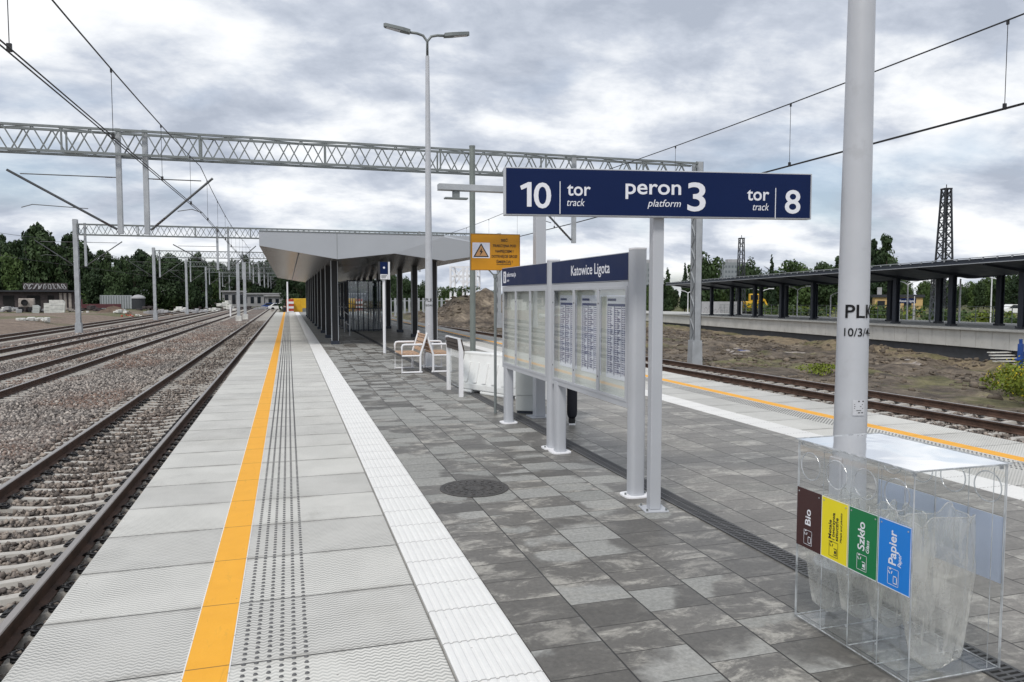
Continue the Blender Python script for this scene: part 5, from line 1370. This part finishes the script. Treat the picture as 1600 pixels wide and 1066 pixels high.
# apartment blocks far off
for px, py0, d, w, nm in ((1013, 412, 420, 9, 'distant grey panel apartment block left of the sign post'), (1143, 411, 450, 14, 'distant grey apartment block between trees behind the lattice mast')):
    x, y = at_d(px, d); H_ = h_at(py0, d) + .6; t = thing('apartment_block', (x, y, -.6), nm, 'apartment block', R(-10)); pbw = mat('block_window', (0.13, 0.15, 0.17), .4)  # pale, low-contrast window grey carries distance haze in its colour
    q = MB(); q.ab((-w / 2, -5, 0), (w / 2, 5, H_)); q.build('wall', 'panel_block', t); q = MB(); q.ab((-w / 4, -2, H_), (w / 4, 2, H_ + 2)); q.build('roof_hut', 'grey_wall', t)
    for fl in range(int(H_ / 3)):
        q = MB()
        for c in range(int(w / 2)): q.ab((-w / 2 + .6 + c * 2, -5.03, fl * 3 + 1.2), (-w / 2 + 1.8 + c * 2, -4.99, fl * 3 + 2.6))
        q.build('window_row', pbw, t)
# blue post and steps at the right edge
x, y, z = 30.2, 24.4, 0; z = gz(30.2, 24.4)
t = thing('blue_post', (x, y, z), 'short blue steel post at the right edge before the far platform', 'post', R(10)); q = MB(); q.bar((0, 0, 0), (0, 0, 1.35), .22, .16); q.ab((-.2, -.12, .62), (.2, .12, .72)); q.build('post', 'blue', t, bevel=.02); q = MB(); q.tube([(0, 0, 1.35), (-.02, 0, 1.55)], .07, 8); q.build('cap', 'blue', t)
wsx, wsy = at_d(1584, 36.5)
t = thing('wooden_steps', (wsx, wsy, gz(wsx, wsy)), 'rough pale plank steps beside the blue post', 'steps', R(-10))
for k in range(5): q = MB(); q.ab((-.75 + k * .08, .22 * k, .05 + .13 * k), (.8, .22 * k + .2, .10 + .13 * k)); q.build('tread', 'debris', t)
q = MB(); q.bar((-.6, 0, 0), (-.3, 1.1, .6), .05, .12); q.bar((.7, 0, 0), (.7, 1.1, .6), .05, .12); q.build('stringer', 'wood_dark', t)
# scattered boards and stones on the torn-up ground
for k, (px, d, L_, a, mt, nm) in enumerate(((1120, 44, 1.7, 20, 'debris', 'pale plank lying on the torn-up earth right of the portal column'), (1165, 46, 1.6, -15, 'blue', 'faded blue sheet lying on the torn-up earth'), (1205, 42, 1.2, 35, 'wood_dark', 'dark timber heap on the torn-up earth'), (1155, 37, 1.0, 10, 'debris', 'small pale slab near the rusty right track'), (1235, 40, 1.4, -30, 'debris', 'broken pale slab left of the tall lamp post'), (1420, 36, 1.1, 12, 'debris', 'pale board lying on tracks of mud right of the lamp post'))):
    p = pt(px, d); q = MB(); r_ = random.Random(k)
    for j in range(7): q.box((r_.uniform(-.45, .45) * L_, r_.uniform(-.35, .35), .03 + .03 * j), (L_ * r_.uniform(.15, .6), r_.uniform(.06, .2), .04), r_.uniform(-1.2, 1.2))
    o = q.build('board_heap', 'plaster' if mt == 'debris' else mt, None); o.location = p; o.rotation_euler = (R(3), R(-3), R(a)); tag(o, nm, 'debris', 'debris on the torn-up ground')

# =================================================================== LEFT BACKGROUND
x, y = at_d(66, 122); z = gz(x, y)
t = thing('ruined_shed', (x, y, z), 'ruined dark brick shed with pale graffiti on its parapet, left behind the tracks', 'shed', R(12))
q = MB(); q.ab((-6.2, 0, 0), (4.6, 7, 3.1)); q.build('wall', 'brick_dark', t)
q = MB(); q.ab((-6.8, -.8, 3.1), (5.2, 7.2, 3.35)); q.build('roof', 'roof_dark', t)
q = MB(); q.ab((-2.6, -.1, 3.35), (3.6, .12, 4.55)); pa = q.build('parapet', 'brick_dark', t)
q = MB(); r_ = random.Random(3)
for k in range(9):
    c = -2.2 + k * .66
    q.tube([(c + .26 * math.cos(a) * (1 + .3 * math.sin(2 * a + k)), -.13, 3.95 + .42 * math.sin(a + k * .7)) for a in np.linspace(0, 4.4 + (k % 3), 12)], .075, 5)
    q.bar((c - .2, -.13, 3.6), (c + .2 * (-1) ** k, -.13, 4.4), .1, .05)
q.build('graffiti', 'graffiti', pa)
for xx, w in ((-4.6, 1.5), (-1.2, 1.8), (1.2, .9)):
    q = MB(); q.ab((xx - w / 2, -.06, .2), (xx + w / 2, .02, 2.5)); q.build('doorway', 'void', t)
for xx in (2.6, 3.2, 3.9): q = MB(); q.ab((xx - .2, -.09, .1), (xx + .2, -.01, 2.9)); q.build('pilaster', 'plaster', t)
def rubble(px, d, w, h, n, mt, label, name='rubble_heap', seed=0, cat='rubble heap', group='heaps of scrap and rubble left of the tracks'):
    p = pt(px, d); r_ = random.Random(seed); q = MB()
    for k in range(n):
        a = r_.uniform(-1, 1); sx = r_.uniform(.25, .8) * min(1.2, w / 3); hh = h * (1 - abs(a) ** 1.6) * r_.uniform(.15, 1)
        q.box((a * w / 2, r_.uniform(-.6, .6), hh * .6 + .1), (sx, sx * r_.uniform(.5, 1.2), sx * r_.uniform(.3, 1.0)), r_.uniform(0, 3))
    o = q.build(name, mt, None, bevel=.04, seg=1); o.location = p; tag(o, label, cat, group); return o
rubble(8, 112, 3.6, 1.3, 16, 'debris', 'jumbled grey and white scrap heap at the left edge of the picture', seed=1)
rubble(17, 109, 2.4, .9, 10, 'grey_wall', 'low grey heap of scrap in front of the leftmost white scrap', seed=2)
rubble(62, 111, 2.0, 1.0, 9, 'grey_wall', 'grey scrap between the old machine and the white containers', seed=3)
rubble(301, 120, 4.2, 1.1, 22, 'grey_wall', 'grey rubble heap between the second and third portal columns', seed=4)
rubble(330, 130, 3.2, 1.0, 16, 'debris', 'pale rubble heap in front of the low shed', seed=5)
rubble(352, 140, 3.6, 3.2, 24, 'debris', 'tall white rubble heap right of the low shed', seed=6)
rubble(130, 108, 1.6, .5, 8, 'debris', 'small pale stones beside the nearest portal column', seed=7)
rubble(52, 71, 2.3, .32, 18, 'debris', 'flat spread of white broken slabs beside the farthest left track', seed=8, name='broken_slabs')
rubble(199, 100, 1.5, .7, 9, 'red', 'small heap of red and white broken barriers beside the tracks', seed=9)
rubble(212, 102, 1.6, .5, 8, 'debris', 'small white rubble beside the red heap', seed=10)
for k, (px, d, w, h, n, mt, nm) in enumerate(((2, 114, 3.0, 1.6, 14, 'brick_dark', 'dark scrap heap at the very left edge behind the white scrap'), (48, 113, 3.0, 1.3, 14, 'brick_dark', 'dark scrap heap right behind the old machine'), (100, 112, 2.6, 1.0, 12, 'plaster', 'brownish scrap right of the large white container'), (138, 116, 3.4, .9, 16, 'brick_dark', 'dark scrap between the portal column and the red wagon'), (232, 124, 3.2, 1.2, 14, 'brick_dark', 'dark scrap heap right of the storage tank'), (250, 118, 3.6, .7, 16, 'grey_wall', 'low grey rubble before the low shed'), (285, 126, 3.6, 1.2, 18, 'debris', 'pale rubble directly in front of the low shed door'), (318, 138, 3.4, 1.5, 16, 'brick_dark', 'dark scrap heap behind the pale rubble'), (338, 142, 3.0, 2.6, 20, 'plaster', 'brownish tall rubble left of the white one'), (385, 150, 4.0, 1.2, 16, 'brick_dark', 'dark scrap before the long white building'), (412, 150, 3.6, 1.0, 16, 'grey_wall', 'grey scrap heap near the end of the left tracks'), (190, 106, 2.4, .8, 14, 'debris', 'white and red broken barrier pieces beside the farthest track'))):
    rubble(px, d, w, h, n, mt, nm, seed=30 + k)
# old machine
p = pt(40, 111); t = thing('old_machine', p, 'old whitish road machine with a round dark opening before the ruined shed', 'machine', R(10))
q = MB(); q.ab((-.9, -.5, .8), (1.1, .8, 2.1)); q.build('body', 'plaster', t, bevel=.1)
q = MB(); q.lathe([(.1, 0), (.42, .02), (.45, .2), (.40, .21), (.35, .05)], n=20); o = q.build('opening', 'rubber', t); o.location = (-.1, -.52, 1.5); o.rotation_euler = (R(90), 0, 0)
for a in (-.6, .7): q = MB(); q.lathe([(.15, -.15), (.42, -.13), (.42, .13), (.15, .15)], n=18); o = q.build('wheel', 'rubber', t); o.location = (a, -.45, .42); o.rotation_euler = (R(90), 0, 0)
# white containers
for k, (px, w, h, nm) in enumerate(((74, 1.0, 1.5, 'small grey-white container left of the big white one before the ruined shed'), (88, 1.9, 1.9, 'large white container before the ruined shed'), (55, .8, 1.2, 'narrow grey cabinet left of the white containers'))):
    p = pt(px, 110); t = thing('container', p, nm, 'container', R(8)); q = MB(); q.prism([(-w / 2, 0), (w / 2, 0), (w / 2 + .1, h * .8), (w / 2 - .2, h), (-w / 2, h)], lambda u, v, d: (u, d, v), 0, 1.0); q.build('body', 'debris' if k < 2 else 'cabinet', t, bevel=.05)
    q = MB()
    for z in (.3, .6): q.ab((-w / 2 + .1, -.03, h * z), (w / 2 - .1, -.005, h * z + .06))
    q.build('rib', 'cabinet', t)
# dark red wagon frame, grey container, tank, low shed
p = pt(152, 122); t = thing('flat_wagon', p, 'dark red flat wagon frame behind the nearest portal column', 'wagon', R(10)); q = MB(); q.ab((-3.2, 0, .5), (3.4, 2, 1.15)); q.build('frame', 'darkred', t)
q = MB(); q.ab((-3.2, 0, 1.15), (-2.2, 2, 1.9)); q.build('headboard', 'darkred', t)
for a in (-2.3, -1.3, 1.6, 2.6): q = MB(); q.lathe([(.1, -.08), (.42, -.08), (.42, .08), (.1, .08)], n=16); o = q.build('wheel', 'rubber', t); o.location = (a, .2, .42); o.rotation_euler = (R(90), 0, 0)
p = pt(181, 132); t = thing('grey_container', p, 'weathered grey box container beside the dark red wagon', 'container', R(8)); q = MB(); q.ab((-2.5, 0, .1), (2.5, 2.4, 2.5)); q.build('body', 'galv', t); q = MB()
for k in range(12): q.ab((-2.4 + k * .4, -.05, .2), (-2.25 + k * .4, -.001, 2.4))
q.build('rib', 'galv_dark', t)
p = pt(216, 128); t = thing('storage_tank', p, 'dark upright tank with pale domed lid between container and low shed', 'tank'); q = MB(); q.lathe([(1.05, 0), (1.05, 1.9)], n=24); q.build('tank_body', 'roof_dark', t); q = MB(); q.lathe([(1.15, 1.9), (1.1, 2.1), (.6, 2.45), (.05, 2.55)], n=24); q.build('lid', 'grey_wall', t)
p = pt(268, 150); t = thing('low_shed', p, 'low dark shed with shallow pale roof behind the rubble', 'shed', R(14)); q = MB(); q.ab((-5.5, 0, 0), (5.5, 5, 2.7)); q.build('wall', 'brick_dark', t); q = MB(); q.prism([(-.6, 2.7), (5.6, 2.7), (5.6, 3.0), (2.5, 3.9), (-.6, 3.0)], lambda u, v, d: (d, u, v), -6, 6); q.build('roof', 'grey_wall', t)
q = MB(); q.ab((2, -.05, .3), (4.5, -.01, 2.3)); q.build('door', 'grey_wall', t)
for px, d, w, h, nm in ((408, 185, 9, 3.0, 'long white building at the far end of the left tracks'), (432, 178, 4.5, 2.6, 'small white hut at the far end of the left tracks'), (366, 175, 5, 3.6, 'pale far building left of the signal posts')):
    p = pt(px, d); t = thing('white_building', p, nm, 'building', R(6)); q = MB(); q.ab((-w / 2, 0, 0), (w / 2, 5, h)); q.build('wall', 'grey_wall', t); q = MB(); q.ab((-w / 2 - .3, -.4, h), (w / 2 + .3, 5.3, h + .35)); q.build('roof', 'grey_wall', t)
    for k in range(int(w / 1.6)): q = MB(); q.ab((-w / 2 + .4 + k * 1.6, -.05, .8), (-w / 2 + 1.2 + k * 1.6, -.01, h - .6)); q.build('window', 'glass_dark', t)
# soil mound
def soil_mound(px, d, w, h, label, mt='soil'):
    p = pt(px, d); n, m_ = 40, 14; V = []; F = []
    for j in range(m_ + 1):
        f = j / m_
        for k in range(n):
            a = 2 * math.pi * k / n; rr = (1 - f) * w / 2; nz = float(vnoise(np.array([math.cos(a) * 3 + px + f * 4]), np.array([math.sin(a) * 3 + f * 3.0]), 1.0, 4)) - .5
            V.append((rr * math.cos(a) * (1 + nz * .2), rr * math.sin(a) * (.6 + nz * .15), h * (f ** .8) * (1 + nz * .3) - .15))
    for j in range(m_):
        for k in range(n): F.append((j * n + k, j * n + (k + 1) % n, (j + 1) * n + (k + 1) % n, (j + 1) * n + k))
    q = MB(); q.add(V, F); o = q.build('earth_mound', mt, None, smooth=True); o.location = p; return tag(o, label, 'earth mound')
soil_mound(176, 108, 5.0, 1.1, 'brown earth mound before the grey container on the left')
soil_mound(262, 104, 4.0, .6, 'low brown earth mound beside the third portal column')
# signal posts between the tracks
for k, (px, Y) in enumerate(((373, 85), (384, 92))):
    x = -5.1 if k == 0 else -4.8; t = thing('steel_mast', (x, Y, -.95), ('left one' if k == 0 else 'right one') + ' of two tall steel masts with pale footings standing between the left tracks', 'mast'); q = MB()
    for s in (-1, 1): q.ab((-.16, s * .14 - .02, .6), (.16, s * .14 + .02, 6.6)); 
    q.ab((-.02, -.12, .6), (.02, .12, 6.6)); q.build('mast', 'galv', t); q = MB(); q.ab((-.3, -.3, -.2), (.3, .3, .6)); q.build('footing', 'debris', t, bevel=.03)
    q = MB(); q.ab((-.9, -.05, .55), (-.75, .05, 1.6)); q.build('marker', 'white', t)
# end of the platform: yellow and red machine, white pole
x, y = at_d(459, 96); t = thing('yellow_container', (x + .75, y, -.9), 'yellow box container standing past the far end of the platform', 'container', R(4)); q = MB(); q.ab((-1.0, 0, .05), (1.15, 2.4, 2.35)); q.build('body', 'yellow', t, bevel=.03); q = MB(); q.ab((.3, -.05, .35), (1.0, -.002, 1.1)); q.build('hatch', 'galv_dark', t)
q = MB()
for a in (-.95, 0, 1.08): q.ab((a, -.04, .05), (a + .06, -.003, 2.35))
q.build('rib', 'yellow', t)
x, y = at_d(453.5, 94); t = thing('striped_container', (x, y, -.9), 'red and white striped box beside the yellow container at the platform end', 'container', R(4))
q = MB(); q.ab((-.4, 0, 0), (.4, 1.5, 2.3)); q.build('body', 'red', t); q = MB()
for z in (.5, 1.1, 1.7): q.ab((-.4, -.03, z), (.4, -.002, z + .28))
q.build('stripe', 'white', t)
t = thing('white_pole', (-.05, 84.0, 0), 'white pole at the far end of the platform under the canopy edge', 'pole'); q = MB(); q.tube([(0, 0, 0), (0, 0, 3.3)], .085, 10); q.build('pole', 'white', t); q = MB(); q.box((0, 0, .03), (.4, .4, .06)); q.build('foot', 'concrete', t)
# distant blue-white cars past the end of the tracks
def car(px, d, mt, label, rz):
    p = pt(px, d); t = thing('parked_car', p, label, 'car', rz, 'cars parked past the end of the tracks'); q = MB()
    q.prism([(-2.1, .35), (2.1, .35), (2.1, .8), (1.5, .92), (.8, 1.42), (-1.0, 1.45), (-1.7, .95), (-2.1, .85)], lambda u, v, d: (u, d, v), -.8, .8); q.build('body', mt, t, bevel=.06)
    q = MB(); q.prism([(-1.45, .96), (1.3, .96), (.75, 1.36), (-.95, 1.38)], lambda u, v, d: (u, d, v), -.815, .815); q.build('window', 'glass_dark', t)
    for a in (-1.3, 1.3):
        for b in (-.75, .75): q = MB(); q.lathe([(.1, -.1), (.33, -.1), (.33, .1), (.1, .1)], n=16); o = q.build('wheel', 'rubber', t); o.location = (a, b, .33); o.rotation_euler = (R(90), 0, 0)
car(436, 150, 'plastic_white', 'white car parked past the end of the tracks', R(5)); car(425, 155, 'blue', 'blue car parked past the end of the tracks', R(-8))
car(1590, 95, 'plastic_white', 'white car parked behind the greenery on the far right', R(-20)); car(1345, 105, 'galv', 'grey car parked behind the tall lamp post', R(-20))

# =================================================================== PLANTS AND TREES
def leaf_cloud(name, lobes, n, size, mt, seed, flat=0.5):
    r_ = np.random.default_rng(seed); W_ = np.array([l[3] * l[4] * l[5] for l in lobes]); W_ = W_ ** .67; W_ /= W_.sum()
    idx = r_.choice(len(lobes), n, p=W_); L_ = np.array(lobes)[idx]
    d = r_.normal(size=(n, 3)); d /= np.linalg.norm(d, axis=1)[:, None]; rad = r_.uniform(0.25, 1.0, n) ** .45
    C_ = L_[:, :3] + d * L_[:, 3:] * rad[:, None]
    nrm = d + r_.normal(size=(n, 3)) * flat; nrm /= np.linalg.norm(nrm, axis=1)[:, None]
    a = np.cross(nrm, r_.normal(size=(n, 3))); a /= np.linalg.norm(a, axis=1)[:, None]; b = np.cross(nrm, a)
    s = size * r_.uniform(.5, 1.4, n)[:, None]; w = s * r_.uniform(.45, .8, n)[:, None]
    V = np.stack([C_ - a * s, C_ - b * w + nrm * s * .15, C_ + a * s, C_ + b * w + nrm * s * .15], 1).reshape(-1, 3)
    F = np.arange(n * 4).reshape(-1, 4); return np_mesh(name, V, F, mt)
def crown_lobes(seed, kind):
    r_ = random.Random(seed); out = []
    if kind == 'pine':
        for k in range(13):
            f = k / 12; rr = .33 * (1 - .55 * f) * r_.uniform(.55, 1.1); a = r_.uniform(0, 6.28); o = .16 * (1 - f * .6)
            out.append((o * math.cos(a), o * math.sin(a), .24 + .70 * f, rr * .62, rr * .62, .065 * r_.uniform(.8, 1.5)))
        out.append((0, 0, .93, .10, .10, .07))
    elif kind == 'spruce':
        for k in range(14):
            f = k / 13; rr = .20 * (1 - .88 * f); out.append((r_.uniform(-.02, .02), r_.uniform(-.02, .02), .14 + .80 * f, rr, rr, .05))
    else:
        for k in range(15):
            a = r_.uniform(0, 6.28); f = r_.uniform(0, 1); o = .25 * (1 - .6 * abs(f - .35)) * r_.uniform(.3, 1); rr = r_.uniform(.10, .19)
            out.append((o * math.cos(a), o * math.sin(a), .12 + .76 * f, rr, rr, rr * .85))
        out.append((0, 0, .30, .25, .25, .26)); out.append((0, 0, .45, .22, .22, .26)); out.append((0, 0, .80, .13, .13, .15))
    return out
PROTO = []
for k, (kind, mt, n, sz) in enumerate((('oak', 'leaf_dark', 3000, .030), ('pine', 'leaf_dark', 2400, .028), ('oak', 'leaf_mid', 3000, .030), ('pine', 'leaf_dark', 2600, .026), ('oak', 'leaf_dark', 2800, .033), ('spruce', 'leaf_dark', 2200, .028))):
    q = MB(); q.tube([(0, 0, -.02), (.006, .004, .4), (-.004, .006, .9)], [.022, .014, .004], 7)
    r_ = random.Random(k)
    for j in range(7):
        a = r_.uniform(0, 6.28); z = r_.uniform(.25, .7); q.tube([(0, 0, z), (.12 * math.cos(a), .12 * math.sin(a), z + .08), (.24 * math.cos(a), .24 * math.sin(a), z + .12)], [.008, .005, .002], 5)
    tr = q.build('trunk', 'bark', None); cr_ = leaf_cloud('crown', crown_lobes(20 + k, kind), n, sz, mt, 50 + k)
    PROTO.append((tr, cr_))
used = set(); SHR = []
def tree(px, d, top, wide, pk, label, group, z0=None):
    x, y = at_d(px, d); z0 = gz(x, y) if z0 is None else z0; H_ = (h_at(top, d) - z0) / .985
    t = thing('tree', (x, y, z0), label, 'tree', random.uniform(0, 6.28), group)
    for src in PROTO[pk]:
        if (pk, src.name) in used: o = src.copy(); COL.objects.link(o)
        else: used.add((pk, src.name)); o = src
        o.parent = t; s = H_ * wide; o.scale = (s, s, H_)
    return t
def prof(pts, x):
    xs, ys = zip(*pts); return float(np.interp(x, xs, ys))
LP = [(-90, 385), (-20, 380), (0, 368), (15, 385), (35, 372), (52, 352), (72, 352), (88, 378), (104, 362), (118, 372), (135, 392), (160, 396), (185, 398), (205, 388), (225, 392), (250, 392), (275, 398), (300, 396), (325, 404), (345, 402), (370, 404), (400, 402), (430, 406), (480, 412), (560, 424), (640, 424), (690, 424), (740, 436), (800, 442), (900, 446), (1000, 432)]
LG = 'trees of the dark wood behind the left tracks'
px = -95.0; k = 0
while px < 640:
    for row, (d, dy) in enumerate(((138, 8), (150, 0), (166, -3))):
        if row == 0 and k % 2: continue
        tp = prof(LP, px) + dy + random.uniform(-3, 13)
        dd = d + random.uniform(-4, 4) + (52 if 335 < px < 450 else 0)
        tree(px + random.uniform(-7, 7), dd, tp, random.uniform(.55, .8), random.choice((0, 1, 3, 4, 0, 2 if row == 0 else 4)), 'dark tree in the dense wood behind the left tracks and ruined shed', LG)
    px += 15.5; k += 1
UG = 'undergrowth along the foot of the dark wood'
for k in range(46):
    px = -95 + 16 * k + random.uniform(-5, 5); pp = at_d(px, 141 + random.uniform(-3, 3) + (52 if 335 < px < 450 else 0)); SHR.append((pp, k))
RP = [(640, 426), (690, 428), (735, 446), (800, 440), (860, 440), (960, 425), (1000, 436), (1038, 428), (1062, 440), (1080, 424), (1092, 396), (1106, 398), (1120, 428), (1140, 440), (1165, 402), (1178, 402), (1192, 436), (1206, 404), (1222, 428), (1232, 406), (1248, 410), (1260, 412), (1275, 418), (1290, 410), (1305, 428), (1330, 410), (1356, 385), (1372, 374), (1384, 374), (1402, 424), (1440, 428), (1480, 430), (1520, 428), (1560, 420), (1600, 414), (1700, 410)]
RG = 'trees closing the view on the right'
px = 640.0
while px < 1720:
    for row, (d, dy) in enumerate(((128, 16), (146, 8), (162, 12))):
        if px < 1000 and row == 1: continue
        tree(px + random.uniform(-7, 7), d + random.uniform(-5, 5), prof(RP, px) + dy * .6 + random.uniform(0, 10), random.uniform(.6, .95), random.choice((0, 2, 4, 2, 0)), 'dark green tree in the line closing the view on the right', RG)
    px += 19
SG = 'taller trees standing out above the canopy on the right'
for px, top, w, pk, nm in ((1097, 387, .85, 0, 'tall broad tree just right of the lattice portal column'), (1113, 400, .7, 2, 'tree beside the tall broad one, left of the smaller mast'), (1070, 412, .6, 5, 'narrow tree left of the lattice portal column'), (1043, 418, .7, 5, 'narrow spiky tree beside the platform sign post'), (1172, 398, .7, 0, 'rounded tree right of the smaller lattice mast'), (1205, 399, .55, 5, 'spiky conifer right of the rounded tree'), (1236, 405, 1.0, 2, 'broad mid-green tree left of the tall lamp post'), (1252, 408, .9, 2, 'lower tree next to the broad mid-green one'), (1290, 410, .9, 4, 'round tree just left of the tall lamp post'), (1312, 404, .8, 1, 'flat-topped tree mostly behind the tall lamp post'), (1384, 370, .62, 1, 'tall airy pine right of the tall lamp post'), (1362, 376, .5, 3, 'slim pine just clear of the tall lamp post'), (1030, 434, .9, 0, 'dark tree behind the sign post foot')):
    tree(px, 118, top, w, pk, nm, SG)
# shrubs along the far platform's back and weeds
def shrub(p, h, w, n, size, mt, label, group, seed, name='shrub', cat='shrub', extra=None):
    lob = [(random.uniform(-.5, .5) * w, random.uniform(-.35, .35) * w, h * random.uniform(.25, .7), w * .28, w * .28, h * .33) for _ in range(8)]
    t = thing(name, p, label, cat, 0, group); o = leaf_cloud('foliage', lob, n, size, mt, seed, 1.0); o.parent = t
    if extra: e = leaf_cloud('flowers', [(a, b, c + h * .1, d, e_, f) for a, b, c, d, e_, f in lob], n // 4, size * .7, extra, seed + 1, 1.0); e.parent = t
    q = MB()
    for k in range(5): q.tube([(0, 0, 0), (random.uniform(-.3, .3) * w, random.uniform(-.2, .2) * w, h * .6)], .012, 5)
    q.build('stem', 'bark', t); return t
for pp, k in SHR:
    shrub((pp[0], pp[1], gz(*pp) - .2), random.uniform(2.6, 4.2), random.uniform(4.0, 5.5), 380, .30, 'leaf_dark' if k % 3 else 'leaf_mid', 'dark bush in the undergrowth along the foot of the wood', UG, 600 + k, 'bush', 'bush')
VG = 'shrubs growing beyond the far platform'
k = 0; s = -22.0
while s < 90:
    x, y, z = fp(s, 13 + random.uniform(-1.5, 3)); shrub((x, y, gz(x, y) - .1), random.uniform(1.3, 2.0), random.uniform(3.0, 4.2), 420, .16, 'leaf_mid' if k % 3 else 'leaf_bright', 'green shrub in the row beyond the far platform', VG, 300 + k); s += 3.4; k += 1
shrub((19.2, 14.6, gz(19.2, 14.6)), 1.25, 2.4, 3200, .05, 'leaf_bright', 'bushy yellow-flowered weed at the right edge beside the rusty track', None, 400, 'flowering_bush', 'bush', 'flower')
shrub((21.6, 17.2, gz(21.6, 17.2)), 1.0, 2.2, 1800, .055, 'leaf_bright', 'yellow-green weed bush behind the flowered one at the right edge', None, 402, 'flowering_bush', 'bush', 'flower')
x, y = at_d(1292, 27); shrub((x, y, gz(x, y)), .32, 1.5, 650, .04, 'leaf_bright', 'low yellow-green weed clump left of the tall lamp post', None, 404, 'weed_clump', 'weeds')
x, y = at_d(722, 76); shrub((x, y, gz(x, y) + .3), .7, 2.4, 500, .09, 'leaf_mid', 'weeds growing on the earth mound below the white steel frame', None, 406, 'weed_clump', 'weeds')
bpy.context.view_layer.update()
